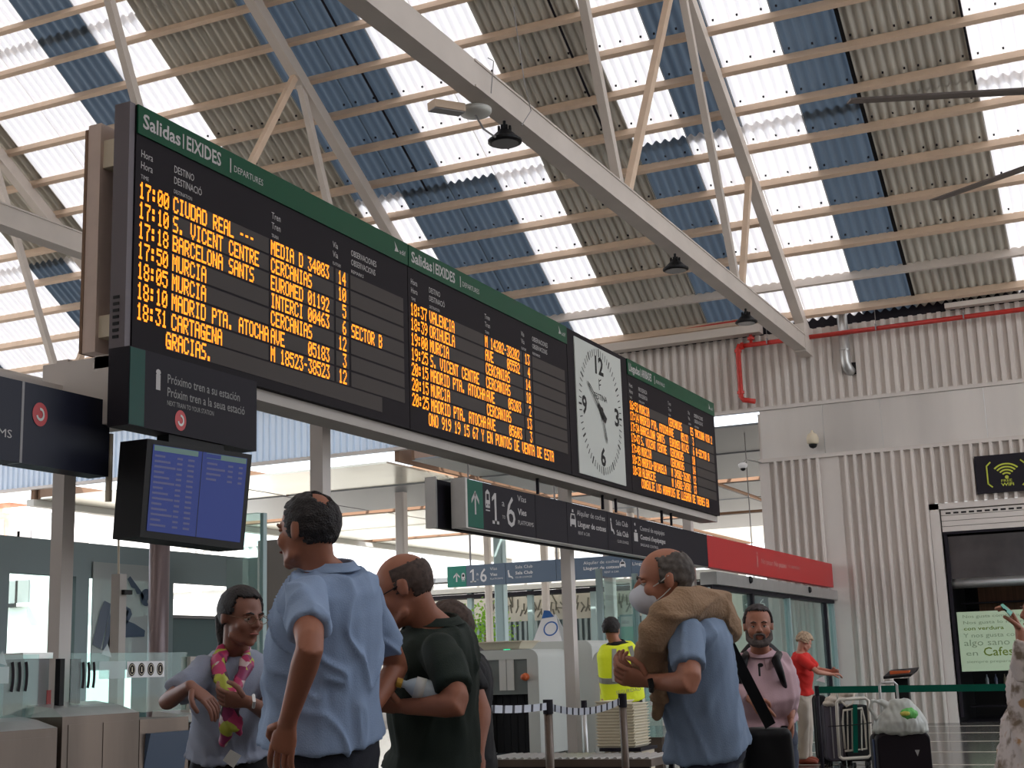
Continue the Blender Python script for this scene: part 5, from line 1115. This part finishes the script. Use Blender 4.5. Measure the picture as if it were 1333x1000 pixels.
    vs = [tuple(v.co) for v in me.vertices]+f.v; fs = [tuple(p.vertices) for p in me.polygons]+[tuple(i+o for i in q) for q in f.f]
    m2 = bpy.data.meshes.new('body'); m2.from_pydata(vs, [], fs); m2.update(); bpy.data.meshes.remove(me); fixn(m2)
    finish(m2, 'body', skin, t)
    # ---- face parts
    ew = mat('eyewhite', (.55, .5, .47), .3); ei = mat('iris', (.03, .015, .01), .2)
    for q in (-1, 1):
        e = MB().ell(hp(q*.030, .0755, .002), .0125*s, fr, 14, 10).build('eye', ew, t, smooth=True)
        MB().ell(hp(q*.030, .0850, .001), R3((.0058, .0042, .0058)), fr, 10, 7).build('iris', ei, e, smooth=True)
        MB().ell(hp(q*.030, .0765, .0075), R3((.0165, .0125, .0085)), fr, 14, 8).build('eyelid', skin, t, smooth=True)
        MB().tube([hp(q*.014, .098, .021), hp(q*.03, .098, .027), hp(q*.047, .086, .021)], [.003*s, .004*s, .002*s], 6).build('eyebrow', hairm or M['black'], t)
    MB().tube([hp(-.02, .097, -.059), hp(0, .103, -.057), hp(.02, .097, -.059)], [.003*s, .005*s, .003*s], 8, ends=True).build('lips', mat('lips', (.30, .09, .07), .5), t, smooth=True)
    if hair:
        mb = MB(); n, m = 84, 56; cond, thick, amp = hair; idx = {}
        for i in range(m+1):
            th = math.pi*i/m
            for j in range(n):
                ph = 2*math.pi*j/n; dx, dy, dz = math.sin(th)*math.cos(ph), math.sin(th)*math.sin(ph), math.cos(th)
                r = thick+amp*noise.noise(V((dx, dy, dz))*5+V((3, 1, 2)))
                mb.v.append(tuple(hp(dx*(CR[0]+r), -.008+dy*(CR[1]+r), .028+dz*(CR[2]+r))))
        for i in range(m):
            th = math.pi*(i+.5)/m
            for j in range(n):
                ph = 2*math.pi*(j+.5)/n; c_ = (math.sin(th)*math.cos(ph), math.sin(th)*math.sin(ph), math.cos(th))
                
                jt = .07*noise.noise(V(c_)*9)+.05*noise.noise(V(c_)*23)
                if cond(c_[0], c_[1]+jt, c_[2]+jt*.7): a0 = i*n+j; a1 = i*n+(j+1) % n; mb.face((a0, a1, a1+n, a0+n))
        h = mb.build('hair', hairm, t, smooth=True); so_ = h.modifiers.new('thickness', 'SOLIDIFY'); so_.thickness = (thick+.008)*s; so_.offset = -1
        bm = bmesh.new(); bm.from_mesh(h.data); bmesh.ops.delete(bm, geom=[v for v in bm.verts if not v.link_faces], context='VERTS'); bm.to_mesh(h.data); bm.free()
    # ---- clothes
    if top:
        c = MB(); g = top.get('g', .016); lo = top.get('lo', -.12)
        rg = torso_rings(g, lo, 1.1); hem = top.get('hem')
        if hem is not None:
            rg = [r for r in torso_rings(g, hem+.05, 1.1)]; fl = top.get('flare', .02)
            rg = [ring(hip+Up_*(L*hem)+F*(belly*.4), W, F, .168*tw+g+fl, .118*td+g+fl+belly*.35, 24)]+rg
        c.loft(rg+[ring(nk+Up_*.012, W, F, .068*s, .066*s, 24)])
        if 'skirt' in top:
            c.loft([ring(V((hip.x, hip.y, top['skirt']))+F*.02, W, F, top['sw'], top['sw']*.9, 28, 2), ring(hip*.5+V((hip.x, hip.y, top['skirt']))*.5, W, F, (top['sw']+.19)/2+.01, (top['sw']+.17)/2, 28, 2), ring(hip, W, F, .185*tw, .15, 28, 2), ring(hip+Up_*L*.3, W, F, .15*tw, .12, 28, 2)])
        for k in 'LR':
            sh, el, wr = J['sh'+k], J['el'+k], J['wr'+k]; fr_ = top.get('sleeve', .62); u = el-sh; r0, r1 = top.get('sr', (.072, .066))
            c.ell(sh, r0*.96)
            if fr_ <= 1: c.tube([sh-u*.05, sh+u*fr_*.5, sh+u*fr_], [r0, (r0+r1)/2, r1], 14)
            else:
                v = wr-el; e_ = el+v*(fr_-1); c.tube([sh-u*.05, sh+u*.5, el, e_], [r0, (r0+r1)/2, r1, r1*.72], 14)
        tp = cloth(c, top['name'], top['m'], t, top.get('vox', .011), top.get('amp', .006), top.get('fr', 6))
        if top.get('collar'):
            cm = top.get('cm', top['m']); cc = MB(); n = 20
            r_in = .062*s
            for lo_, hi_, e1, e2 in ((0, .035, .012, .002),):
                cc.loft([ring(nk+Up_*(-.008), W, F, r_in+.016, r_in+.02, n, 2), ring(nk+Up_*.030-F*.004, W, F, r_in+.004, r_in+.006, n, 2), ring(nk+Up_*.034-F*.004, W, F, r_in+.008, r_in+.012, n, 2), ring(nk+Up_*.010, W, F, r_in+.030, r_in+.036, n, 2)], cap=False)
            cc.build('collar', cm, t, smooth=True)
            MB().beam(nk+F*(r_in+.038)-Up_*.0, nk+F*(.118*td+g+.008+belly*.3)-Up_*.16, .022, .008, F).build('placket', cm, t)
    if pants:
        c = MB(); c.loft([ring(hip+Up_*(L*tt), W, F, a*tw+.008, d_*td+.008+belly*.15, 22) for tt, a, d_ in ((-.16, .12, .10), (-.03, .168, .12), (.10, .166, .12), (pants.get('waist', .16), .162, .118))])
        for k in 'LR':
            h0, kn, an = legs[k]; lw = pants.get('w', 1); c.tube([h0+Up_*.02, (h0+kn)/2, kn, kn*.5+an*.5, an-EZ*.02], [.100*lw, .090*lw, .070*lw, .066*lw, .060*lw], 14)
        cloth(c, 'trousers', pants['m'], t, pants.get('vox', .013), .006, 6, dirs=V((1, 1, .6)))
        if pants.get('belt'): MB().loft([ring(hip+Up_*(L*pants.get('waist', .16)+dz), W, F, .162*tw+.014, .118*td+.016+belly*.15, 24) for dz in (-.03, .005)]).build('belt', M['black'], t)
    for k in 'LR':
        h0, kn, an = legs[k]; fd = V((F.x, F.y, 0)).normalized(); g0 = V((an.x, an.y, 0))
        m_ = shoes or M['black']; MB().loft([ring(g0+fd*x+EZ*z, W, EZ, a, h_, 14) for x, z, a, h_ in ((-.075, .04, .025, .035), (-.05, .045, .038, .045), (.02, .05, .042, .048), (.09, .038, .046, .034), (.15, .03, .042, .026), (.185, .022, .022, .016))]).build('shoe', m_, t, smooth=True)
    return dict(t=t, hp=hp, F=F, W=W, Up=Up_, fr=fr, L=L, J=J, R3=R3, s=s)
skin1 = mat('skin', (.40, .165, .10), .55, var=.08, scale=9); skin2 = mat('skin_tan', (.33, .125, .07), .55, var=.08, scale=9); skin3 = mat('skin_light', (.48, .22, .15), .55, var=.06, scale=9)
hdark = mat('hair_dark', (.012, .008, .008), .6, bump=.5, scale=60); hgrey = mat('hair_grey', (.10, .085, .075), .8, var=.35, scale=60); hblond = mat('hair_blond', (.42, .30, .20), .8, var=.3, scale=40)
hstub = mat('hair_stubble', (.07, .045, .035), .8, var=.3, scale=80)
fabric = lambda n, c, v=.06: mat(n, c, .85, var=v, scale=4, bump=.12, bscale=220)
# --- man in light blue shirt
d = 4.05
J = dict(hd=pd(402, 692, 4.08), face=-RH*.86+FH*.5, nk=pd(428, 745, 4.1), shL=pd(397, 775, 3.92), shR=pd(474, 780, 4.24), elL=pd(404, 842, 3.64), wrL=pd(375, 938, 3.80), elR=pd(517, 868, 4.42), wrR=pd(482, 925, 4.22), hip=pd(428, 985, 4.1))
J['handL'] = dict(d=-RH*.25+FH*.35-EZ*.9, n=FH*.8+RH*.2, side=-1, curl=.25)
J['handR'] = dict(d=-RH*.5-EZ*.8, n=-FH*.3-RH, side=1, curl=.3)
def thin(x, y, z): 
    if ((x+.22)**2+(y+.52)**2) < .10 and z > .3: return False
    return z > .52 or (y < .30 and z > -.50) or (abs(x) > .6 and y < .45 and z > -.15) or (y < -.2 and z > -.72)
bshirt = fabric('shirt_blue', (.25, .34, .50)); navy = fabric('trouser_navy', (.012, .014, .024))
P1 = figure('man in light blue short-sleeved shirt seen from behind, hands on hips', J, skin2, (thin, .006, .005), hdark, (1.0, 1.0), .05, dict(name='shirt', m=bshirt, hem=.09, g=.018, flare=.02, sleeve=.68, sr=(.057, .058), collar=True, amp=.009, fr=8, vox=.009), dict(m=navy, belt=True, waist=.14), vox=.007, s=.95)
# shirt yoke seam
# --- man in dark green polo, looking down
J = dict(hd=pd(527, 768, 4.60), face=-RH*.92+FH*.12-EZ*.38, nk=pd(566, 814, 4.64), shL=pd(572, 846, 4.45), shR=pd(580, 838, 4.80), elL=pd(598, 918, 4.26), wrL=pd(528, 920, 4.34), elR=pd(556, 915, 4.88), wrR=pd(520, 905, 4.66), hip=pd(566, 992, 4.64))
J['handL'] = dict(d=-RH*.9+EZ*.12+FH*.2, n=FH*.6+EZ*.7, side=-1, curl=.75)
J['handR'] = dict(d=-RH*.7-FH*.4, n=EZ, side=1, curl=.6)
def bald(x, y, z): return (z < .42 and z > -.45 and y < .22) or (y < -.25 and -.72 < z < .45)
dgreen = fabric('polo_green', (.007, .016, .010)); 
P2 = figure('balding man in dark green polo shirt holding a water bottle, looking down', J, skin2, (bald, .004, .003), hstub, (1.03, 1.05), .03, dict(name='polo_shirt', m=dgreen, hem=-.02, g=.018, sleeve=.74, sr=(.062, .061), collar=True, amp=.007, fr=7.5, vox=.010), dict(m=fabric('jeans_black', (.010, .012, .02))), vox=.007)
hp = P2['hp']; gb = thing('glasses', 'thin dark glasses worn by the man in the green polo', 'glasses', tuple(hp(0, .09, 0)))
for q in (-1, 1):
    MB().tube([hp(q*.031+.022*math.cos(a), .104, .0+.016*math.sin(a)) for a in [k*math.pi/6 for k in range(13)]], .0018, 6).build('rim', M['black'], gb); MB().tube([hp(q*.054, .10, .004), hp(q*.076, .05, .006), hp(q*.082, -.005, .01)], .0018, 6).build('temple', M['black'], gb)
MB().tube([hp(-.01, .108, .004), hp(.01, .108, .004)], .0018, 6).build('bridge', M['black'], gb)
# bottle in his hand
wbt = thing('water_bottle', 'clear plastic water bottle with gold cap held by the man in green', 'bottle', tuple(pd(545, 897, 4.33)))
a = pd(564, 901, 4.33); b = pd(527, 891, 4.33); ax = (b-a).normalized(); plw = mat('bottleplastic', (.50, .58, .62), .15, spec=.8)
MB().lathe(a, [(.02, -.075), (.031, -.07), (.033, -.055), (.029, -.03), (.033, -.02), (.033, .045), (.030, .062), (.018, .082), (.012, .09), (.012, .10)], 16, ax).build('bottle_body', plw, wbt, smooth=True)
MB().lathe(a+ax*.10, [(.015, 0), (.015, .018)], 14, ax).build('cap', mat('gold', (.5, .28, .03), .4), wbt); MB().lathe(a, [(.0335, .028), (.0335, .06)], 16, ax).build('wrapper', M['offwhite'], wbt, smooth=True)
# --- uniformed woman
J = dict(hd=pd(314, 803, 5.42), face=RH*.72-FH*.62-EZ*.16, nk=pd(304, 853, 5.48), shR=pd(270, 872, 5.36), shL=pd(340, 872, 5.56), elR=pd(217, 914, 5.18), wrR=pd(248, 893, 5.02), elL=pd(352, 930, 5.34), wrL=pd(324, 914, 5.12), hip=pd(302, 988, 5.48))
J['handR'] = dict(d=RH*.75-EZ*.6-FH*.1, n=-EZ*.7-RH*.4+FH*.3, side=-1, curl=.35, s=.95, thumb=.4)
J['handL'] = dict(d=-RH*.9+EZ*.15, n=EZ*.5+FH*.7, side=-1, curl=.6, s=.95)
def pulled(x, y, z): return z > .62 or (y < .42 and z > -.15) or (y < .0 and z > -.6) or (y < -.4 and z > -.75)
lblue = fabric('blouse', (.27, .30, .38))
P3 = figure('woman in grey blue uniform blouse and bright scarf, gesturing, by the gates', J, mat('skin_brown', (.24, .10, .065), .5), (pulled, .012, .003), hdark, (.92, .95), .01, dict(name='blouse', m=lblue, hem=.05, g=.02, flare=.02, sleeve=.72, sr=(.056, .058), amp=.007, fr=9, collar=False, vox=.010), dict(m=fabric('trouser_black', (.006, .006, .008)), w=.95), vox=.007, s=.95, arms=(.040, .032, .023))
hp = P3['hp']; t = P3['t']
MB().tube([hp(0, -.10, .02), hp(0, -.125, -.02), hp(.0, -.12, -.08), hp(.0, -.10, -.13), hp(0, -.085, -.17)], [.02, .03, .022, .018, .008], 12, ends=True).build('ponytail', hdark, t, smooth=True)
gl2 = thing('glasses', 'thin rimmed glasses worn by the uniformed woman', 'glasses', tuple(hp(0, .09, 0)))
for q in (-1, 1):
    MB().tube([hp(q*.031+.022*math.cos(a), .107, .0+.017*math.sin(a)) for a in [k*math.pi/6 for k in range(13)]], .0014, 6).build('rim', M['brown'], gl2); MB().tube([hp(q*.054, .10, .004), hp(q*.076, .05, .006), hp(q*.082, -.005, .01)], .0014, 6).build('temple', M['brown'], gl2)
MB().tube([hp(-.01, .11, .004), hp(.01, .11, .004)], .0014, 6).build('bridge', M['brown'], gl2)
sm_ = bpy.data.materials.new('scarfmat'); sm_.use_nodes = True; n = sm_.node_tree; tc = n.nodes.new('ShaderNodeTexCoord'); vo = n.nodes.new('ShaderNodeTexVoronoi'); vo.inputs['Scale'].default_value = 26; cr_ = n.nodes.new('ShaderNodeValToRGB'); n.links.new(tc.outputs['Object'], vo.inputs['Vector']); sp = n.nodes.new('ShaderNodeSeparateColor'); n.links.new(vo.outputs['Color'], sp.inputs[0]); n.links.new(sp.outputs[0], cr_.inputs[0]); n.links.new(cr_.outputs[0], n.nodes['Principled BSDF'].inputs['Base Color']); cr_.color_ramp.interpolation = 'CONSTANT'
e = cr_.color_ramp.elements; e[0].color = (.45, .03, .12, 1); e[1].position = .3; e[1].color = (.42, .45, .05, 1)
for p_, c_ in ((.5, (.25, .02, .10, 1)), (.66, (.55, .42, .42, 1)), (.8, (.40, .36, .04, 1)), (.9, (.05, .02, .03, 1))): q = e.new(p_); q.color = c_
sf = thing('scarf', 'magenta and lime patterned scarf around the uniformed woman\'s neck', 'scarf', tuple(P3['J']['nk']))
def scarf(m):
    m.tube([pd(292, 846, 5.45), pd(285, 858, 5.32), pd(288, 885, 5.24), pd(294, 910, 5.2), pd(296, 945, 5.2), pd(292, 968, 5.22)], [.020, .025, .023, .018, .024, .016], 12, ends=True)
    m.tube([pd(320, 850, 5.45), pd(322, 865, 5.34), pd(312, 890, 5.26), pd(302, 905, 5.2), pd(306, 940, 5.2), pd(312, 955, 5.2)], [.018, .022, .019, .018, .021, .013], 12, ends=True)
    m.tube([pd(292, 846, 5.45), pd(300, 838, 5.56), pd(320, 845, 5.5)], [.026, .026, .024], 12, ends=True)
cloth((lambda m: (scarf(m), m)[1])(MB()), 'scarf_cloth', sm_, sf, .008, .008, 14)
MB().tube([pd(330, 905, 5.08)+EZ*0, pd(331, 913, 5.05), pd(330, 921, 5.09)], .006, 8).build('bracelet', M['white'], t)
bd = thing('id_badge', 'white identity badge hanging at the uniformed woman\'s waist', 'badge', tuple(pd(302, 988, 5.2))); q = [pd(*a_, 5.22) for a_ in ((290, 990), (304, 1000), (314, 984), (300, 976))]
MB().hexa([p+FH*.003 for p in q]+[p-FH*.003 for p in q]).build('card', M['offwhite'], bd)
# --- masked man in grey blue polo with sweater
J = dict(hd=pd(866, 757, 5.02), face=-RH*.97+FH*.05-EZ*.10, nk=pd(896, 800, 5.05), shL=pd(892, 824, 4.84), shR=pd(905, 820, 5.24), elL=pd(899, 890, 4.66), wrL=pd(847, 887, 4.82), elR=pd(885, 888, 5.22), wrR=pd(846, 880, 5.02), hip=pd(922, 966, 5.06))
J['handL'] = dict(d=-RH*.9+EZ*.2, n=FH*.6+EZ*.5-RH*.2, side=-1, curl=.7)
J['handR'] = dict(d=-RH*.9+EZ*.3-FH*.2, n=EZ*.4-RH*.4, side=1, curl=.7)
def bald2(x, y, z): return (z < .62 and z > -.40 and y < .30) or (y < -.3 and -.70 < z < .72)
polo = fabric('polo_grey_blue', (.21, .29, .42))
P4 = figure('bald masked man in grey blue polo with a beige sweater on his shoulders', J, skin1, (bald2, .006, .005), hgrey, (1.0, 1.0), .03, dict(name='polo_shirt', m=polo, hem=-.05, g=.02, flare=.012, sleeve=.70, sr=(.062, .061), collar=False, amp=.007, fr=7.5, vox=.010), dict(m=fabric('chino_navy', (.02, .024, .045))), vox=.007)
hp = P4['hp']; mk = thing('face_mask', 'white cup face mask worn by the man with the beige sweater', 'mask', tuple(hp(0, .1, -.05)))
mb = MB(); fr = P4['fr']; mb.ell(hp(0, .062, -.052), P4['R3']((.058, .072, .060)), fr, 24, 14); mb.ell(hp(0, .10, -.045), P4['R3']((.030, .040, .040)), fr, 20, 12); finish(evalmesh(mb, .006, 3), 'mask_cup', mat('maskwhite', (.66, .68, .74), .8), mk)
for q in (-1, 1):
    for z0, z1 in ((-.02, .015), (-.075, -.03)): MB().tube([hp(q*.05, .06, z0), hp(q*.075, .02, (z0+z1)/2), hp(q*.088, -.01, z1)], .002, 6).build('ear_loop', M['offwhite'], mk)
swt = thing('sweater', 'beige sweater draped over the shoulders of the masked man', 'sweater', tuple(P4['J']['nk']))
def swf(m):
    m.tube([pd(846, 862, 4.86), pd(852, 830, 4.80), pd(866, 800, 4.80), pd(888, 788, 4.86), pd(915, 788, 5.0), pd(936, 803, 5.08), pd(950, 822, 5.12)], [.045, .055, .058, .055, .065, .065, .05], 16, ends=True)
    m.tube([pd(906, 775, 4.98), pd(935, 790, 5.12), pd(948, 815, 5.2)], [.04, .06, .05], 14, ends=True)
    m.tube([pd(852, 838, 4.85), pd(838, 852, 4.86), pd(836, 868, 4.88)], [.045, .036, .028], 12, ends=True)
    m.tube([pd(854, 850, 4.84), pd(858, 880, 4.9), pd(858, 915, 4.95), pd(855, 932, 4.97)], [.04, .030, .026, .022], 12, ends=True)
    m.tube([pd(868, 800, 5.1), pd(872, 830, 5.15), pd(868, 850, 5.15)], [.05, .04, .03], 12, ends=True)
cloth((lambda m: (swf(m), m)[1])(MB()), 'knit', mat('knit_beige', (.33, .21, .125), .95, bump=.3, scale=10, bscale=90), swt, .009, .008, 7, dirs=V((.6, .6, 1.4)))
MB().tube([pd(846, 884, 4.76), pd(848, 893, 4.75), pd(848, 899, 4.84), pd(850, 884, 4.88)], .010, 8).build('watch', M['black'], P4['t'])
sbg = thing('shoulder_bag', 'large black shoulder bag behind the masked man', 'bag', tuple(pd(1000, 975, 5.3)))
def bandpts(a, b, wv, nm, m_, par, th=.004): 
    dd = (b-a).normalized(); s_ = dd.cross(FH).normalized()*wv; n_ = FH*th
    MB().hexa([a-s_-n_, a+s_-n_, b+s_-n_, b-s_-n_, a-s_+n_, a+s_+n_, b+s_+n_, b-s_+n_]).build(nm, m_, par)
bandpts(pd(938, 818, 5.15), pd(1003, 945, 5.28), .022, 'strap', M['black'], sbg)
lump('bag_body', lambda m: m.loft([ring(pd(998, y_, 5.32), RH, FH, a_, b_, 20, 4) for y_, a_, b_ in ((1120, .09, .06), (1100, .108, .07), (1000, .105, .075), (955, .095, .065), (947, .08, .05))]), M['black'], sbg, .012, .006, 10, 2)
# --- bearded man in pink shirt
J = dict(hd=pd(987, 815, 8.05), face=-FH*.95-RH*.12-EZ*.05, nk=pd(990, 853, 8.12), shR=pd(963, 865, 8.10), shL=pd(1018, 863, 8.14), elR=pd(960, 898, 8.0), wrR=pd(981, 912, 7.85), elL=pd(1031, 900, 8.16), wrL=pd(1029, 932, 8.0), hip=pd(995, 938, 8.15))
J['handR'] = dict(d=RH*.5-EZ*.6, n=FH, side=1, curl=.4); J['handL'] = dict(d=-EZ, n=-RH, side=-1, curl=.5)
def short(x, y, z): return z > .66 or (y < .30 and z > -.1) or (y < -.05 and z > -.55)
P5 = figure('bearded man in pale pink shirt with a black backpack, facing the camera', J, skin1, (short, .010, .006), mat('hair_saltpepper', (.05, .04, .04), .8, var=.3, scale=60), (1.02, 1.0), .09, dict(name='shirt', m=fabric('shirt_pink', (.56, .38, .42)), hem=.03, g=.018, flare=.0, sleeve=1.8, sr=(.062, .056), collar=True, amp=.007, fr=7), dict(m=fabric('jeans', (.04, .05, .08)), belt=True, waist=.07), vox=.008)
hp = P5['hp']; fr = P5['fr']; t = P5['t']
mb = MB()
for q in (-1, 1): mb.tube([hp(q*.066, .02, -.03), hp(q*.06, .04, -.07), hp(q*.035, .075, -.095), hp(0, .088, -.10)], [.012, .02, .022, .024], 10, ends=True)
mb.tube([hp(-.03, .09, -.05), hp(-.012, .106, -.043), hp(.012, .106, -.043), hp(.03, .09, -.05)], [.007, .009, .009, .007], 8, ends=True); mb.tube([hp(-.028, .092, -.052), hp(-.026, .090, -.085)], .009, 8); mb.tube([hp(.028, .092, -.052), hp(.026, .090, -.085)], .009, 8)
finish(evalmesh(mb, .006, 2), 'beard', mat('beard_grey', (.10, .08, .075), .9, var=.3, scale=70), t)
bk = thing('backpack', 'black backpack worn by the man in the pink shirt', 'backpack', tuple(pd(990, 880, 8.4)))
lump('pack_body', lambda m: m.ell(pd(992, 885, 8.36), (.17, .10, .24), (RH, FH, EZ)), M['black'], bk, .015, .004, 8, 2)
for px0, px1, px2 in ((968, 966, 962), (1010, 1016, 1022)):
    MB().tube([pd(px0+4, 852, 8.12), pd(px0, 860, 7.98), pd(px1, 876, 7.93), pd(px2, 895, 7.98)], [.022, .026, .022, .014], 8).build('strap', M['black'], bk, smooth=True)
sg = thing('hanging_sunglasses', 'dark sunglasses hanging from the pink shirt front', 'glasses', tuple(pd(989, 875, 7.9))); MB().tube([pd(988, 866, 7.96), pd(989, 880, 7.92)], .006, 6).build('temple', M['black'], sg); MB().ell(pd(990, 866, 7.95), (.016, .004, .012), (RH, FH, EZ)).build('lens', M['black'], sg)
# --- security guard
dG = 13.8
J = dict(hd=pd(796, 820, dG), face=FH*.9+RH*.35, nk=pd(803, 838, dG), shL=pd(787, 848, dG), shR=pd(828, 848, dG+.1), elL=pd(783, 880, dG+.05), wrL=pd(785, 904, dG-.05), elR=pd(836, 878, dG+.1), wrR=pd(828, 900, dG+.25), hip=pd(811, 918, dG))
P6 = figure('security guard in yellow vest with grey stripes, seen from behind', J, skin1, (short, .012, .006), hdark, (1.05, 1.05), .02, dict(name='black_shirt', m=fabric('shirt_black', (.006, .006, .008)), hem=.0, g=.012, sleeve=.6, sr=(.062, .060), collar=True, vox=.014), dict(m=MATS['trouser_black']), vox=.011)
F, W_, U_, L_ = P6['F'], P6['W'], P6['Up'], P6['L']; hip = P6['J']['hip']; t = P6['t']
def vr(tt, a, b_, o=0): return ring(hip+U_*(L_*tt), W_, F, a, b_, 24)
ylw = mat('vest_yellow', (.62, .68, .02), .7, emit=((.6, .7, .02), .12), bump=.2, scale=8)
cloth(MB().loft([vr(.08, .225, .175), vr(.3, .215, .170), (vr(.6, .215, .168)), vr(.85, .215, .155), vr(1.0, .16, .12)]), 'vest', ylw, t, .014, .003, 5)
sil_ = mat('reflective', (.38, .38, .34), .5)
def vband(tt, a, b_): MB().loft([vr(tt, a, b_), vr(tt+.09, a, b_)]).build('reflective_band', sil_, t)
vband(.42, .226, .180)
for q in (-1, 1): MB().beam(hip+U_*(L_*.46)+W_*(q*.13)-F*.165, hip+U_*(L_*.97)+W_*(q*.085)-F*.135, .045, .012, F).build('reflective_strap', sil_, t)
text('lettering', 'SEGURIDAD', M['grey'], t, hip+U_*(L_*.26)-F*.186-W_*.13, W_, U_, .035, .26)
# --- woman in red top
dR = 18.2
J = dict(hd=pd(1047, 836, dR), face=RH*.8+FH*.2-EZ*.45, nk=pd(1042, 850, dR), shR=pd(1042, 857, dR-.15), shL=pd(1050, 856, dR+.18), elR=pd(1064, 875, dR-.3), wrR=pd(1082, 878, dR-.2), elL=pd(1066, 872, dR+.2), wrL=pd(1082, 874, dR+.05), hip=pd(1044, 903, dR))
J['handR'] = dict(d=RH, n=-EZ+FH*.3, side=-1, curl=.5, s=.95)
def curly(x, y, z): return z > .45 or (y < .25 and z > -.45)
P7 = figure('grey-blonde woman in red T-shirt and cream trousers handling luggage', J, skin3, (curly, .026, .016), hblond, (.95, .95), .03, dict(name='red_shirt', m=fabric('shirt_red', (.62, .02, .015)), hem=.0, g=.014, flare=.01, sleeve=.75, sr=(.062, .058), vox=.013), dict(m=fabric('trousers_cream', (.52, .45, .37)), w=1.08), mat('sandal', (.28, .05, .02), .6), vox=.011, s=.95, arms=(.042, .034, .024))
pa = thing('paper_sheet', 'white sheet of paper in the hand of the woman in red', 'paper', tuple(pd(1070, 887, dR))); MB().hexa([p+FH*.002 for p in (pd(1062, 886, dR), pd(1074, 889, dR), pd(1073, 880, dR), pd(1068, 882, dR))]+[p-FH*.002 for p in (pd(1062, 886, dR), pd(1074, 889, dR), pd(1073, 880, dR), pd(1068, 882, dR))]).build('sheet', M['white'], pa)
# --- woman with floral dress and phone, right edge
dF = 6.5
J = dict(hd=pd(1358, 796, dF), face=-RH*.95-FH*.1, nk=pd(1364, 835, dF), shL=pd(1350, 852, dF-.16), shR=pd(1366, 850, dF+.2), elL=pd(1338, 880, dF-.34), wrL=pd(1328, 822, dF-.26), elR=pd(1350, 900, dF+.25), wrR=pd(1338, 930, dF+.1), hip=pd(1352, 942, dF))
J['handL'] = dict(d=-RH*.35+EZ*.9, n=-RH*.8-EZ*.3+FH*.2, side=1, curl=.55, s=.95)
fl_ = bpy.data.materials.new('floral'); fl_.use_nodes = True; n = fl_.node_tree; tc = n.nodes.new('ShaderNodeTexCoord'); nz = n.nodes.new('ShaderNodeTexNoise'); nz.inputs['Scale'].default_value = 14; nz.inputs['Detail'].default_value = 3; cr_ = n.nodes.new('ShaderNodeValToRGB'); n.links.new(tc.outputs['Object'], nz.inputs['Vector']); n.links.new(nz.outputs['Fac'], cr_.inputs[0]); n.links.new(cr_.outputs[0], n.nodes['Principled BSDF'].inputs['Base Color']); n.nodes['Principled BSDF'].inputs['Roughness'].default_value = .9
e = cr_.color_ramp.elements; e[0].position = .36; e[0].color = (.20, .15, .11, 1); e[1].position = .5; e[1].color = (.60, .53, .50, 1)
q = e.new(.64); q.color = (.62, .56, .54, 1); q = e.new(.72); q.color = (.42, .24, .12, 1)
P8 = figure('woman in long floral dress at the right edge holding up a green phone', J, skin1, (pulled, .014, .004), mat('hair_brown', (.05, .025, .015), .6), (.95, 1.0), .02, dict(name='dress', m=fl_, lo=-.12, g=.016, skirt=.12, sw=.34, sleeve=1.75, sr=(.066, .058), amp=.012, vox=.012), None, mat('sandal', (.28, .05, .02), .6), vox=.008, s=.95, arms=(.042, .033, .024))
ph = thing('phone', 'smartphone in a green case held up at the right edge', 'phone', tuple(pd(1310, 800, dF-.3)))
q = [pd(1302, 788, dF-.32), pd(1305, 786, dF-.28), pd(1318, 797, dF-.28), pd(1315, 802, dF-.32)]; n_ = FH*.006
MB().hexa([p-n_ for p in q]+[p+n_ for p in q]).build('case', mat('phonegreen', (.02, .35, .22), .4), ph)
MB().quad(*[pd(*a_, dF-.33) for a_ in ((1307, 792), (1311, 795), (1310, 797), (1306, 794))]).build('camera_bump', M['black'], ph)
# --- person behind the man in green
J = dict(hd=pd(584, 824, 5.45), face=-RH*.6+FH*.7, nk=pd(597, 854, 5.45), shL=pd(602, 872, 5.25), shR=pd(600, 870, 5.62), elL=pd(627, 926, 5.15), wrL=pd(622, 975, 5.05), elR=pd(620, 925, 5.75), wrR=pd(600, 965, 5.7), hip=pd(598, 992, 5.45))
P9 = figure('person in black T-shirt mostly hidden behind the man in the green polo', J, skin2, (short, .012, .006), hstub, (.95, .95), .01, dict(name='black_shirt', m=MATS['shirt_black'], hem=-.05, g=.016, sleeve=.6, sr=(.066, .066), vox=.013), dict(m=MATS['trouser_black']), vox=.010)
